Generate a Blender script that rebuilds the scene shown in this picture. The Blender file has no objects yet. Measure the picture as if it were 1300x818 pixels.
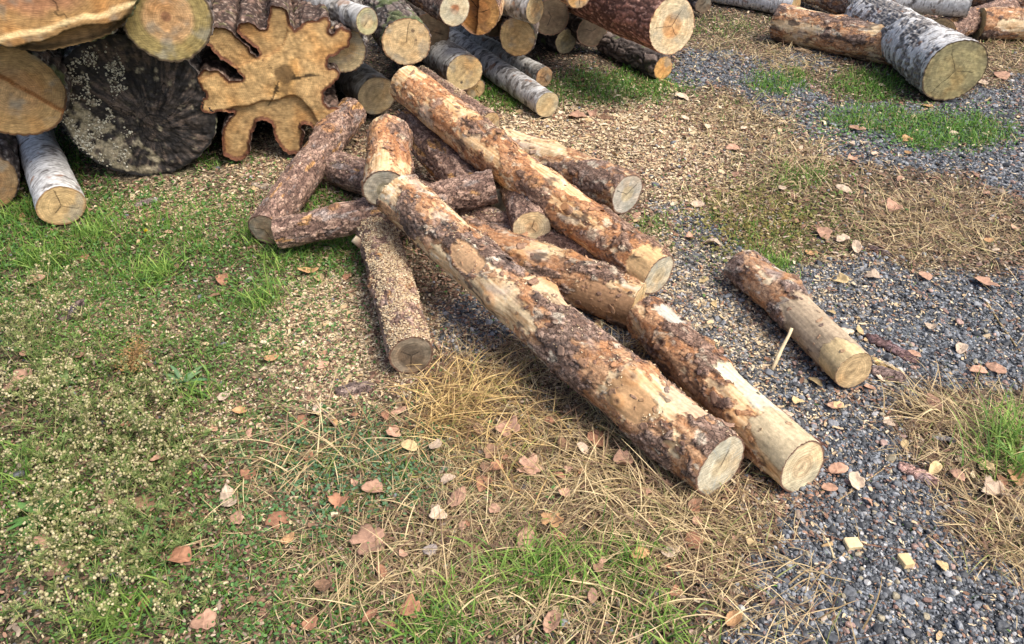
import bpy, math, random
import numpy as np
from mathutils import Matrix, Vector
from mathutils.geometry import delaunay_2d_cdt

random.seed(7)
RS = np.random.RandomState(11)
PI = math.pi
scene = bpy.context.scene
COL = scene.collection

# ------------------------------------------------------------------ camera
F = 960.0; CX, CY = 650.0, 364.0; H = 1.6; PITCH = math.radians(35)
cp, sp_ = math.cos(PITCH), math.sin(PITCH)
def ray(px, py):
    a = (px-CX)/F; b = -(py-CY)/F
    return np.array([a, cp + b*sp_, -sp_ + b*cp])
def P(px, py, z=0.0):
    d = ray(px, py); t = (z-H)/d[2]; return np.array([0, 0, H]) + d*t
def Q(px, py, Y):
    d = ray(px, py); t = Y/d[1]; return np.array([0, 0, H]) + d*t
def depth(p): return p[1]*cp - (p[2]-H)*sp_
def proj(x, y, z=0.0):
    dz = z-H
    dep = y*cp - dz*sp_; up = y*sp_ + dz*cp
    dep = np.maximum(dep, 1e-3)
    return CX + F*x/dep, CY - F*up/dep

cam = bpy.data.cameras.new('camera'); co = bpy.data.objects.new('camera', cam); COL.objects.link(co)
co.location = (0, 0, H); co.rotation_euler = (PI/2-PITCH, 0, 0)
cam.sensor_width = 36; cam.lens = 36*F/1300.0; cam.shift_y = -(409-364)/1300.0
cam.clip_start = 0.05; cam.clip_end = 2000
scene.camera = co

# ------------------------------------------------------------------ noise
_r = np.random.RandomState(3)
PERM = _r.permutation(256); PERM = np.concatenate([PERM, PERM, PERM])
G = _r.normal(size=(256, 3)); G /= np.linalg.norm(G, axis=1)[:, None]
RV = _r.rand(256, 4)
def noise(p):
    pf = np.floor(p).astype(np.int64); f = p-pf
    i = pf & 255
    u = f*f*f*(f*(f*6-15)+10)
    out = 0
    for a in (0, 1):
        wa = u[:, 0] if a else 1-u[:, 0]
        pa = PERM[(i[:, 0]+a) & 255]
        for b in (0, 1):
            wb = u[:, 1] if b else 1-u[:, 1]
            pb = PERM[pa + ((i[:, 1]+b) & 255)]
            for c in (0, 1):
                wc = u[:, 2] if c else 1-u[:, 2]
                g = G[PERM[pb + ((i[:, 2]+c) & 255)]]
                out = out + wa*wb*wc*(g[:, 0]*(f[:, 0]-a)+g[:, 1]*(f[:, 1]-b)+g[:, 2]*(f[:, 2]-c))
    return out*1.6
def fbm(p, o=4, gain=.5):
    s = 0; a = 1; t = 0
    for k in range(o):
        s = s + a*noise(p*(2.03**k)+k*17.3); t += a; a *= gain
    return s/t
def worley(p):
    pf = np.floor(p).astype(np.int64)
    n = len(p); f1 = np.full(n, 9.); f2 = np.full(n, 9.); ident = np.zeros(n)
    for a in (-1, 0, 1):
        for b in (-1, 0, 1):
            for c in (-1, 0, 1):
                q = pf+np.array([a, b, c])
                h = PERM[PERM[PERM[q[:, 0] & 255] + (q[:, 1] & 255)] + (q[:, 2] & 255)]
                d = q + RV[h, :3] - p
                d = np.sqrt((d*d).sum(1))
                m = d < f1
                f2 = np.where(m, f1, np.minimum(f2, d))
                ident = np.where(m, RV[h, 3], ident); f1 = np.where(m, d, f1)
    return f1, f2, ident
def sstep(a, b, x):
    t = np.clip((x-a)/(b-a), 0, 1); return t*t*(3-2*t)
def mix(c1, c2, t):
    t = np.asarray(t)[:, None]; return np.asarray(c1)*(1-t) + np.asarray(c2)*t
def A3(*v): return np.array(v, float)

# ------------------------------------------------------------------ materials
def mat(name, rough=.85, nscale=300, nstr=.25, var=.25, vscale=40, spec=.25, transl=0.0, bdist=.002):
    m = bpy.data.materials.new(name); m.use_nodes = True
    nt = m.node_tree; N = nt.nodes; L = nt.links
    b = N['Principled BSDF']; b.inputs['Roughness'].default_value = rough
    b.inputs['Specular IOR Level'].default_value = spec
    at = N.new('ShaderNodeAttribute'); at.attribute_name = 'Col'
    tc = N.new('ShaderNodeTexCoord')
    n1 = N.new('ShaderNodeTexNoise'); n1.inputs['Scale'].default_value = vscale; n1.inputs['Detail'].default_value = 6
    L.new(tc.outputs['Object'], n1.inputs['Vector'])
    mr = N.new('ShaderNodeMapRange'); mr.inputs['From Min'].default_value = .3; mr.inputs['From Max'].default_value = .7
    mr.inputs['To Min'].default_value = 1-var; mr.inputs['To Max'].default_value = 1+var
    L.new(n1.outputs['Fac'], mr.inputs['Value'])
    mx = N.new('ShaderNodeVectorMath'); mx.operation = 'SCALE'
    L.new(at.outputs['Color'], mx.inputs[0]); L.new(mr.outputs['Result'], mx.inputs['Scale'])
    L.new(mx.outputs[0], b.inputs['Base Color'])
    if nstr > 0:
        n2 = N.new('ShaderNodeTexNoise'); n2.inputs['Scale'].default_value = nscale; n2.inputs['Detail'].default_value = 5
        L.new(tc.outputs['Object'], n2.inputs['Vector'])
        bp = N.new('ShaderNodeBump'); bp.inputs['Strength'].default_value = nstr; bp.inputs['Distance'].default_value = bdist
        L.new(n2.outputs['Fac'], bp.inputs['Height']); L.new(bp.outputs['Normal'], b.inputs['Normal'])
    if transl > 0:
        tr = N.new('ShaderNodeBsdfTranslucent'); ms = N.new('ShaderNodeMixShader'); ms.inputs['Fac'].default_value = transl
        L.new(mx.outputs[0], tr.inputs['Color'])
        L.new(b.outputs[0], ms.inputs[1]); L.new(tr.outputs[0], ms.inputs[2])
        L.new(ms.outputs[0], N['Material Output'].inputs['Surface'])
    return m
M_bark = mat('bark', .82, 260, .55, .22, 90, .3)
def crack_nodes(m, sx, sy, dark):
    nt = m.node_tree; N = nt.nodes; L = nt.links; b = N['Principled BSDF']
    cur = b.inputs['Base Color'].links[0].from_socket; tc = [n for n in N if n.type == 'TEX_COORD'][0]; at = [n for n in N if n.type == 'ATTRIBUTE'][0]
    nz = N.new('ShaderNodeTexNoise'); nz.inputs['Scale'].default_value = 45; nz.inputs['Detail'].default_value = 5; L.new(tc.outputs['Object'], nz.inputs['Vector'])
    ad = N.new('ShaderNodeVectorMath'); ad.operation = 'MULTIPLY_ADD'; ad.inputs[1].default_value = (.035, .035, .035); L.new(nz.outputs['Color'], ad.inputs[0]); L.new(tc.outputs['Object'], ad.inputs[2])
    mp = N.new('ShaderNodeMapping'); mp.inputs['Scale'].default_value = (sx, sy, sy); L.new(ad.outputs[0], mp.inputs[0])
    v = N.new('ShaderNodeTexVoronoi'); v.feature = 'DISTANCE_TO_EDGE'; v.inputs['Scale'].default_value = 1; L.new(mp.outputs[0], v.inputs['Vector'])
    mr = N.new('ShaderNodeMapRange'); mr.inputs['From Max'].default_value = .07; mr.inputs['To Min'].default_value = 1; mr.inputs['To Max'].default_value = 0; L.new(v.outputs['Distance'], mr.inputs['Value'])
    al = N.new('ShaderNodeMath'); al.operation = 'MULTIPLY'; L.new(mr.outputs[0], al.inputs[0]); L.new(at.outputs['Alpha'], al.inputs[1])
    v2 = N.new('ShaderNodeTexVoronoi'); v2.inputs['Scale'].default_value = 1; L.new(mp.outputs[0], v2.inputs['Vector']); sp = N.new('ShaderNodeSeparateColor'); L.new(v2.outputs['Color'], sp.inputs[0])
    m2 = N.new('ShaderNodeMapRange'); m2.inputs['To Min'].default_value = -.28; m2.inputs['To Max'].default_value = .28; L.new(sp.outputs[0], m2.inputs['Value'])
    m3 = N.new('ShaderNodeMath'); m3.operation = 'MULTIPLY_ADD'; m3.inputs[2].default_value = 1; L.new(m2.outputs[0], m3.inputs[0]); L.new(at.outputs['Alpha'], m3.inputs[1])
    m4 = N.new('ShaderNodeMath'); m4.operation = 'MULTIPLY_ADD'; m4.inputs[1].default_value = -dark; L.new(al.outputs[0], m4.inputs[0]); L.new(m3.outputs[0], m4.inputs[2])
    sc = N.new('ShaderNodeVectorMath'); sc.operation = 'SCALE'; L.new(cur, sc.inputs[0]); L.new(m4.outputs[0], sc.inputs['Scale']); L.new(sc.outputs[0], b.inputs['Base Color'])
    bp0 = b.inputs['Normal'].links[0].from_node; bp = N.new('ShaderNodeBump'); bp.invert = True; bp.inputs['Strength'].default_value = .8; bp.inputs['Distance'].default_value = .003
    L.new(al.outputs[0], bp.inputs['Height']); L.new(bp0.outputs[0], bp.inputs['Normal']); L.new(bp.outputs[0], b.inputs['Normal'])
crack_nodes(M_bark, 45, 85, .75)
M_birch = mat('birch_bark', .7, 200, .45, .15, 60, .3)
M_oldbark = mat('old_bark', .9, 180, .7, .3, 50, .2, bdist=.004)
M_cut = mat('cut_wood', .8, 420, .5, .22, 45, .3, bdist=.001)
M_ground = mat('soil', .95, 220, .8, .35, 120, .1, bdist=.005)
def litter_nodes(m):
    nt = m.node_tree; N = nt.nodes; L = nt.links; b = N['Principled BSDF']
    src = b.inputs['Base Color'].links[0].from_socket; tc = [n for n in N if n.type == 'TEX_COORD'][0]
    cur = src
    for sc, lo, hi, amt in ((150, .35, 1.9, .55), (330, .5, 1.6, .5), (60, .6, 1.4, .5)):
        v = N.new('ShaderNodeTexVoronoi'); v.inputs['Scale'].default_value = sc; L.new(tc.outputs['Object'], v.inputs['Vector'])
        sp = N.new('ShaderNodeSeparateColor'); L.new(v.outputs['Color'], sp.inputs[0])
        mr = N.new('ShaderNodeMapRange'); mr.inputs['To Min'].default_value = lo; mr.inputs['To Max'].default_value = hi; L.new(sp.outputs[0], mr.inputs['Value'])
        sc_ = N.new('ShaderNodeVectorMath'); sc_.operation = 'SCALE'; L.new(cur, sc_.inputs[0]); L.new(mr.outputs[0], sc_.inputs['Scale'])
        cur = sc_.outputs[0]
    L.new(cur, b.inputs['Base Color'])
litter_nodes(M_ground)
def grain_nodes(m):
    nt = m.node_tree; N = nt.nodes; L = nt.links; b = N['Principled BSDF']
    cur = b.inputs['Base Color'].links[0].from_socket; tc = [n for n in N if n.type == 'TEX_COORD'][0]
    mp = N.new('ShaderNodeMapping'); mp.inputs['Rotation'].default_value = (.65, 0, 0); mp.inputs['Scale'].default_value = (30, 28, 420); mp.vector_type = 'TEXTURE' if False else 'POINT'
    L.new(tc.outputs['Object'], mp.inputs[0]); n = N.new('ShaderNodeTexNoise'); n.inputs['Scale'].default_value = 1; n.inputs['Detail'].default_value = 4; L.new(mp.outputs[0], n.inputs['Vector'])
    wv = N.new('ShaderNodeTexWave'); wv.wave_type = 'RINGS'; wv.rings_direction = 'X'; wv.inputs['Scale'].default_value = 40; wv.inputs['Distortion'].default_value = 9; wv.inputs['Detail'].default_value = 3; wv.inputs['Detail Scale'].default_value = .6; L.new(tc.outputs['Object'], wv.inputs['Vector'])
    for src, lo, hi, a, c in ((n.outputs['Fac'], .3, .7, .68, 1.3), (wv.outputs['Fac'], 0, 1, .91, 1.06)):
        mr = N.new('ShaderNodeMapRange'); mr.inputs['From Min'].default_value = lo; mr.inputs['From Max'].default_value = hi; mr.inputs['To Min'].default_value = a; mr.inputs['To Max'].default_value = c
        L.new(src, mr.inputs['Value']); sc_ = N.new('ShaderNodeVectorMath'); sc_.operation = 'SCALE'; L.new(cur, sc_.inputs[0]); L.new(mr.outputs[0], sc_.inputs['Scale']); cur = sc_.outputs[0]
    L.new(cur, b.inputs['Base Color'])
grain_nodes(M_cut)
M_stone = mat('stone', .6, 400, .4, .3, 150, .4, bdist=.001)
M_chip = mat('wood_chip', .85, 0, 0, .15, 80, .2)
M_grass = mat('grass_blade', .55, 0, 0, .2, 30, .3, transl=.3)
M_straw = mat('straw', .6, 0, 0, .2, 40, .3, transl=.12)
M_leaf = mat('dry_leaf', .75, 150, .4, .2, 60, .2, transl=.1, bdist=.002)
M_moss = mat('fungus', .8, 300, .3, .2, 80, .2)

# ------------------------------------------------------------------ mesh helper
def mesh_obj(name, V, faces, col, m, parent=None, smooth=True):
    """faces: list of int arrays (n,3) / (n,4)."""
    V = np.asarray(V, np.float32)
    me = bpy.data.meshes.new(name)
    fs = [np.asarray(f, np.int32) for f in faces if len(f)]
    me.vertices.add(len(V)); me.vertices.foreach_set('co', V.ravel())
    loops = np.concatenate([f.ravel() for f in fs]); tot = np.concatenate([np.full(len(f), f.shape[1], np.int32) for f in fs])
    st = np.concatenate([[0], np.cumsum(tot)[:-1]]).astype(np.int32)
    me.loops.add(len(loops)); me.loops.foreach_set('vertex_index', loops)
    me.polygons.add(len(tot)); me.polygons.foreach_set('loop_start', st); me.polygons.foreach_set('loop_total', tot)
    me.polygons.foreach_set('use_smooth', np.full(len(tot), smooth, bool))
    me.update(calc_edges=True)
    c = np.ones((len(V), 4), np.float32); c[:, :3] = np.clip(col[:, :3], 0.003, .9)
    if col.shape[1] == 4: c[:, 3] = col[:, 3]
    a = me.color_attributes.new('Col', 'FLOAT_COLOR', 'POINT'); a.data.foreach_set('color', c.ravel())
    me.materials.append(m)
    me.validate()
    o = bpy.data.objects.new(name, me); COL.objects.link(o)
    if parent is not None: o.parent = parent
    return o
def tag(o, label, cat=None, group=None, kind=None):
    o['label'] = label
    if cat: o['category'] = cat
    if group: o['group'] = group
    if kind: o['kind'] = kind
    return o

# ------------------------------------------------------------------ ground height and zones
def gh(x, y):
    p = np.stack([x, y, np.zeros_like(x)], 1)
    near = 1/(1+(np.hypot(x, y-3)/14)**4)
    return (fbm(p*1.1, 3)*.022 + fbm(p*9, 3)*.006)*near - .004
def gh1(x, y): return float(gh(np.array([x]), np.array([y]))[0])

def inpoly(px, py, poly):
    r = np.zeros(len(px), bool); n = len(poly)
    for i in range(n):
        x1, y1 = poly[i]; x2, y2 = poly[(i+1) % n]
        c = ((y1 > py) != (y2 > py))
        with np.errstate(divide='ignore', invalid='ignore'):
            xi = (x2-x1)*(py-y1)/(y2-y1+1e-9)+x1
        r ^= c & (px < xi)
    return r
GRAVEL = [[(540, 385), (600, 370), (700, 395), (800, 395), (860, 300), (830, 255), (880, 262), (940, 300), (1010, 352), (1090, 325), (1180, 345), (1330, 352), (1500, 420),
           (1330, 480), (1200, 490), (1120, 520), (1150, 580), (1210, 640), (1220, 700), (1300, 730), (1340, 800), (1380, 900), (900, 900), (960, 760), (985, 690), (985, 620), (900, 560), (760, 450), (690, 415), (600, 450), (545, 430)],
          [(850, 108), (862, 60), (950, 68), (1010, 100), (1060, 130), (1180, 130), (1330, 90), (1700, 100), (1700, 300), (1330, 262), (1230, 215), (1085, 215), (1010, 165), (940, 120), (900, 105)],
          [(1000, 60), (1070, 62), (1060, 90), (990, 80)]]
# soft blobs: (px, py, rx, ry, strength)
GREEN = [(150, 300, 220, 60, .85), (160, 420, 260, 80, .65), (230, 560, 260, 130, .42), (330, 700, 160, 60, .5), (150, 700, 180, 60, .5), (60, 330, 200, 90, 1), (260, 300, 120, 50, .55), (395, 310, 95, 48, 1.1), (290, 385, 100, 50, .7), (60, 200, 70, 40, .7), (400, 265, 60, 25, .9),
         (640, 120, 75, 20, 1.1), (780, 112, 80, 20, 1.3), (985, 103, 30, 15, 1.6), (1108, 106, 52, 16, 1.5), (1120, 152, 70, 17, 1.3), (1205, 166, 75, 22, 1.5),
         (1060, 262, 60, 45, .35), (1018, 228, 35, 18, .9), (960, 290, 75, 40, .55), (980, 335, 35, 22, .9), (905, 150, 60, 30, .25), (920, 35, 60, 18, .5), (1280, 45, 40, 20, .3),
         (60, 640, 90, 50, .7), (250, 480, 120, 50, .55), (120, 470, 160, 60, .5), (450, 600, 120, 55, .6), (700, 725, 120, 35, .8), (680, 790, 160, 40, .6), (350, 780, 400, 60, .5), (1290, 550, 35, 40, .8), (1285, 700, 30, 30, .5), (820, 285, 14, 12, 1),
         (260, 205, 60, 16, .6), (-200, 450, 200, 260, .7), (330, 500, 50, 60, .4)]
DRY = [(720, 600, 260, 110, 1.2), (620, 480, 110, 60, 1.1), (880, 690, 120, 60, .9), (600, 720, 300, 90, .9), (790, 460, 70, 40, .8), (1180, 285, 130, 45, 1.2), (1010, 210, 110, 60, .7), (1240, 560, 110, 60, 1.1), (1290, 690, 60, 60, .9), (1300, 640, 90, 100, .7),
       (930, 55, 90, 40, .8), (1000, 75, 80, 25, 1), (1290, 70, 60, 35, 1.2), (950, 150, 90, 40, .9), (960, 255, 90, 50, .5), (350, 590, 130, 50, .4), (420, 690, 200, 60, .5), (200, 560, 250, 120, .25), (1170, 200, 120, 20, .2), (1080, 215, 60, 25, .6), (1500, 500, 200, 250, .8), (1500, 150, 200, 120, .6)]
SAW = [(300, 530, 45, 40, .45), (350, 640, 40, 25, .3), (440, 420, 95, 65, 1.6), (420, 480, 70, 35, .9), (240, 258, 100, 32, .75), (190, 232, 70, 14, .5), (760, 180, 150, 55, 1.2), (680, 145, 60, 22, .6), (880, 230, 60, 50, .8), (850, 350, 80, 70, .7), (930, 400, 110, 90, .75), (1080, 370, 120, 50, .4), (980, 520, 110, 60, .4), (360, 200, 60, 30, .8), (100, 385, 80, 30, .4), (190, 400, 90, 35, .4), (460, 210, 60, 30, .7), (560, 430, 50, 40, .5), (980, 180, 120, 40, .3)]
MOSS = [(960, 285, 95, 52, 1.2), (1040, 225, 60, 30, .6), (110, 420, 220, 90, .3), (160, 560, 260, 160, .45), (900, 145, 70, 25, .4)]
def blobs(px, py, lst):
    s = np.zeros(len(px))
    for (a, b, rx, ry, k) in lst:
        d = ((px-a)/rx)**2 + ((py-b)/ry)**2
        s = np.maximum(s, k*np.exp(-np.clip(d, 0, 30)**1.5*.7))
    return s
def zones(x, y, jit=1.):
    px, py = proj(x, y)
    p = np.stack([x, y, np.zeros_like(x)], 1)
    sc = np.clip(px*0+ .9*F/np.maximum(y*cp+H*sp_, .5), 60, 700)
    wx = fbm(p*6, 5)*.15*sc; wy = fbm(p*6+50, 5)*.09*sc
    js = RS.normal(0, 1, (2, len(x)))*np.abs(RS.normal(0, 1, len(x)))
    qx, qy = px+wx+jit*js[0]*sc*.022, py+wy+jit*js[1]*sc*.014
    g = np.zeros(len(x))
    for poly in GRAVEL: g = np.maximum(g, inpoly(qx, qy, poly).astype(float))
    n = fbm(p*14+9, 3)
    gr = blobs(qx, qy, GREEN)*(1+n*1.9); dr = blobs(qx, qy, DRY)*(1-n*1.0); sw = blobs(qx, qy, SAW)*(1+fbm(p*11+30, 3)); ms = blobs(qx, qy, MOSS)
    far = (y > 9) | (y < .4) | (abs(x) > 6)
    n = np.where(far, fbm(p*.1, 3), n)
    gr = np.where(far, .6+n, gr); dr = np.where(far, .5-n, dr); g = np.where(far, 0, g)
    return dict(gravel=g, green=np.clip(gr, 0, 1.5), dry=np.clip(dr, 0, 1.5), saw=np.clip(sw, 0, 1.5), moss=ms, n=n)

GX0, GX1, GY0, GY1, GS = -4.6, 5.0, .5, 6.7, .012
CACHE = {}
def lookup(x, y, keys=None):
    if not CACHE:
        xs = np.arange(GX0, GX1+.024, .024); ys = np.arange(GY0, GY1+.024, .024)
        X, Y = np.meshgrid(xs, ys, indexing='ij'); Z = zones(X.ravel(), Y.ravel(), 0); Z['h'] = gh(X.ravel(), Y.ravel())
        for k in Z: CACHE[k] = Z[k].reshape(X.shape)
    sh = CACHE['h'].shape
    i = np.clip(np.rint((x-GX0)/.024).astype(int), 0, sh[0]-1); j = np.clip(np.rint((y-GY0)/.024).astype(int), 0, sh[1]-1)
    return {k: v[i, j] for k, v in CACHE.items()}
def build_ground():
    def axis(lo, hi, a, b, step, outer):
        mid = np.arange(a, b+1e-6, step)
        k = np.geomspace(step, 1, 26); k = np.cumsum(k/k.sum())
        return np.concatenate([(a-(a-lo)*k)[::-1], mid, b+(hi-b)*k])
    xs = axis(-600, 600, -3.8, 4.6, .013, 20); ys = axis(-300, 1500, .5, 6.6, .013, 20)
    X, Y = np.meshgrid(xs, ys, indexing='ij'); x = X.ravel(); y = Y.ravel()
    z = gh(x, y); Z = zones(x, y)
    p = np.stack([x, y, z], 1)
    fd = 1/(1+(np.hypot(x, y-3)/7)**8); n = fbm(p*np.where(fd > .1, 6, .12)[:, None], 4); n2 = fbm(p*40, 3)*fd; n3 = noise(p*90)*fd
    col = mix(A3(.055, .042, .03), A3(.21, .165, .115), sstep(-.5, .5, n*.7+n2*1.2+n3*.9))
    col = mix(col, A3(.07, .085, .03), np.clip(Z['green'], 0, 1)*.7)
    col = mix(col, A3(.26, .19, .10), np.clip(Z['dry'], 0, 1)*.35*sstep(-.4, .4, n2+n3))
    col = mix(col, A3(.12, .11, .035), np.clip(Z['moss'], 0, 1)*.6)
    col = col*(.62+.38*(1-fd))[:, None]
    gc = mix(A3(.03, .033, .038), A3(.13, .14, .15), sstep(-.5, .5, n2+n3*.6))
    col = mix(col, gc, Z['gravel'])
    sc = mix(A3(.33, .24, .14), A3(.55, .43, .27), sstep(-.4, .4, n2+n3*.5))
    col = mix(col, sc, np.clip(Z['saw']-Z['gravel']*.3, 0, 1)*sstep(-.5, .2, n2+n3*.5)*.9)
    z = z + (n2*.006+n3*.003)*(np.hypot(x, y) < 8)
    nx, ny = len(xs), len(ys)
    idx = np.arange(nx*ny).reshape(nx, ny)
    f = np.stack([idx[:-1, :-1], idx[1:, :-1], idx[1:, 1:], idx[:-1, 1:]], -1).reshape(-1, 4)
    o = mesh_obj('ground', np.stack([x, y, z], 1), [f], col, M_ground)
    tag(o, 'trampled soil with patches of grass, sawdust and dark gravel', kind='structure')
build_ground()

# ------------------------------------------------------------------ bark functions
# each takes local points (x along axis), fraction-free, returns height (m) and colour
def bark_pine(p, s, prm):
    bare, scaly, dark = prm.get('bare', .3), prm.get('scaly', .35), prm.get('dark', .1)
    tint = A3(*prm.get('tint', (1, 1, 1)))
    o = s*13.7
    st = A3(6.5, 15, 15)
    w = np.stack([fbm(p*25+o, 3), fbm(p*25+o+40, 3), fbm(p*25+o+80, 3)], 1)
    big = fbm(p*A3(3.2, 7, 7)+o, 4)
    f1, f2, cid = worley(p*st + w*.45 + o)
    g1, g2, gid = worley(p*A3(38, 70, 70) + w*1.2 + o*2)
    rag = fbm(p*A3(30, 60, 60)+o+11, 4)
    v = big*1.3 + (cid-.5)*.8 + (gid-.5)*.07 + rag*.22 + .5
    lb = sstep(bare-.02, bare+.02, v)                     # 0 bare wood, 1 papery bark
    ls = sstep(1-scaly-.015, 1-scaly+.015, v)             # outer scaly plates
    streak = noise(p*A3(7, 160, 160)+o); fine = noise(p*A3(90, 220, 220)+o)
    med = fbm(p*A3(12, 45, 45)+o+5, 4)
    c_bare = mix(A3(.50, .29, .13), A3(.70, .54, .33), sstep(-.45, .45, med+streak*.5+.15))
    c_org = mix(A3(.40, .19, .085), A3(.60, .36, .20), sstep(-.5, .5, med*1.2+(gid-.5)*.7+streak*.25))
    c_scl = mix(A3(.20, .125, .09), A3(.41, .285, .215), sstep(-.4, .6, (gid-.5)*1.3+med+fine*.3))
    c = mix(mix(c_bare, c_org, lb), c_scl, ls)
    # greyish weathered film, pale lichen and dark resin stains
    film = sstep(.12, .5, fbm(p*A3(8, 14, 14)+o+90, 4))
    c = mix(c, A3(.42, .34, .29), film*.65)
    pale = sstep(.22, .36, fbm(p*A3(16, 26, 26)+o+140, 4)+prm.get('pale', 0))
    c = mix(c, A3(.68, .60, .46), pale*.75)
    dk = sstep(.30-dark, .42-dark, fbm(p*A3(9, 20, 20)+o+200, 5))
    c = mix(c, A3(.07, .052, .045), dk*.8)
    edge = (1-sstep(0, .09, f2-f1))*lb
    c = mix(c, A3(.10, .06, .045), edge*.6)
    edge2 = (1-sstep(0, .12, g2-g1))*ls
    c = mix(c, A3(.10, .07, .06), edge2*.5)
    rim = np.exp(-((v-(bare+.016))/.016)**2)*.55  # shadow edge painted dark where the papery bark steps up from bare wood
    c = mix(c, A3(.17, .08, .045), rim)
    rim2 = np.exp(-((v-(1-scaly-.012))/.014)**2)*.7  # likewise a painted shadow edge round the raised scaly plates
    c = mix(c, A3(.09, .055, .045), rim2)
    crk = sstep(.80, .97, 1-np.abs(fbm(p*A3(26, 38, 38)+o+300, 4))*3.2)
    c = mix(c, A3(.12, .07, .05), crk*lb*.6)
    h = lb*.0036 + ls*.0058 + ls*(gid-.5)*.003 - edge*.002 - edge2*.0015 + med*.0022 + fine*.0005 + (1-lb)*streak*.0005 + fbm(p*A3(7, 12, 12)+o+9, 3)*.010
    c = c*(1+streak[:, None]*.16+fine[:, None]*.16)*tint
    for (xc, wx, ac, wa, colr) in prm.get('patch', []):
        an = np.degrees(np.arctan2(p[:, 2], p[:, 1]))
        d = np.abs((p[:, 0]-xc)/wx)**3+np.abs(((an-ac+180) % 360-180)/wa)**3+fbm(p*A3(14, 26, 26)+o+7, 4)*1.1+rag*.5
        m = 1-sstep(.94, 1.0, d); rm_ = np.exp(-((d-1.02)/.05)**2)*.6
        wood = A3(*colr)*(1+.22*streak[:, None]+.30*med[:, None]+.12*fine[:, None])
        wood = mix(wood, wood*.55, sstep(.1, .4, fbm(p*A3(7, 40, 40)+o+55, 4))*.7)
        c = mix(mix(c, A3(.12, .07, .05), rm_), wood, m); h = h*(1-m)+m*(med*.001+streak*.0004); lb = lb*(1-m); ls = ls*(1-m)
    return h, c, np.clip(ls+(1-ls)*lb*.4, 0.03, 1)
def bark_red(p, s, prm):      # small scaly purplish red pine bark
    o = s*11.1
    w = np.stack([fbm(p*20+o, 3), fbm(p*20+o+40, 3), fbm(p*20+o+80, 3)], 1)
    f1, f2, cid = worley(p*A3(22, 46, 46)+w*1.3+o)
    g1, g2, gid = worley(p*A3(55, 110, 110)+w*1.3+o)
    med = fbm(p*A3(9, 28, 28)+o, 4); fine = noise(p*A3(150, 260, 260))
    t = sstep(-.5, .6, med+(cid-.5)*.9+(gid-.5)*.5)
    c = mix(A3(.19, .115, .085), A3(.52, .345, .25), t)
    c = mix(c, A3(.40, .36, .33), sstep(.15, .45, fbm(p*A3(14, 30, 30)+o+70, 4))*.6)
    org = sstep(.30-prm.get('orange', 0), .38-prm.get('orange', 0), fbm(p*A3(6, 22, 22)+o+120, 4))
    c = mix(c, A3(.62, .33, .11), org*.8)
    e = 1-sstep(0, .12, f2-f1)
    c = mix(c, A3(.09, .05, .04), e*.75); c = mix(c, A3(.10, .06, .05), (1-sstep(0, .14, g2-g1))*.4); c = c*(1+fine[:, None]*.2)
    h = (cid-.5)*.005+(gid-.5)*.003-e*.003+med*.004-org*.002
    return h, c
def bark_birch(p, s, prm):
    o = s*9.3
    r = np.sqrt(p[:, 1]**2+p[:, 2]**2)+1e-6
    th = p[:, 1:]/r[:, None]*prm.get('R', .1)
    q = np.stack([p[:, 0], th[:, 0], th[:, 1]], 1)
    lent = fbm(q*A3(120, 14, 14)+o, 3)
    rough = prm.get('rough', .2)
    dark = sstep(.22-rough*.5, .36-rough*.5, fbm(q*A3(20, 13, 13)+o+30, 5)+(rough > .4)*fbm(q*A3(5, 5, 5)+o+60, 3)*.8)
    flk = fbm(q*A3(60, 40, 40)+o+70, 4); fine = noise(q*A3(260, 160, 160))
    c = mix(A3(.48, .46, .43), A3(.72, .71, .68), sstep(-.4, .4, flk+fine*.3))
    c = mix(c, A3(.13, .115, .10), sstep(.18, .34, lent)*.85)
    c = mix(c, mix(A3(.07, .06, .055), A3(.30, .27, .24), sstep(-.3, .4, flk)), dark*.9)
    c = mix(c, A3(.34, .17, .09), sstep(.33, .42, fbm(q*12+o+110, 3))*.7)
    gr = prm.get('grey', 0.)
    c = c*(1-gr) + A3(.22, .21, .17)*gr*(1+flk[:, None])
    h = dark*-.002 + flk*.003*(dark+.3) + lent*.0006 + fbm(p*8+o, 3)*.006
    if rough > .4: h = h + dark*noise(q*A3(30, 60, 60)+o)*.006
    return h, c
def bark_old(p, s, prm):       # ridged dark bark of thick logs
    o = s*7.9; tn = A3(*prm.get('tint', (1, 1, 1)))
    w = fbm(p*10+o, 3)
    f1, f2, cid = worley(p*A3(9, 28, 28)+np.stack([w, w*.6, -w], 1)*1.2+o)
    rid = sstep(0, .35, f2-f1)
    med = fbm(p*A3(20, 50, 50)+o, 4); fine = noise(p*A3(120, 200, 200))
    c = mix(A3(.05, .04, .035), A3(.20, .155, .13), rid*sstep(-.5, .5, med+(cid-.5)*.8))
    c = mix(c, A3(.46, .43, .38), sstep(.15, .45, fbm(p*A3(30, 60, 60)+o+60, 4)+prm.get('pale', 0))*.6)
    c = mix(c, A3(.11, .14, .05), sstep(.12, .4, fbm(p*9+o+200, 3)+prm.get('moss', -.1))*.7)
    c = c*(1+fine[:, None]*.2)*tn
    return rid*.010+med*.004+fine*.001, c
BARK = dict(pine=(bark_pine, M_bark), red=(bark_red, M_bark), birch=(bark_birch, M_birch), old=(bark_old, M_oldbark))

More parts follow.
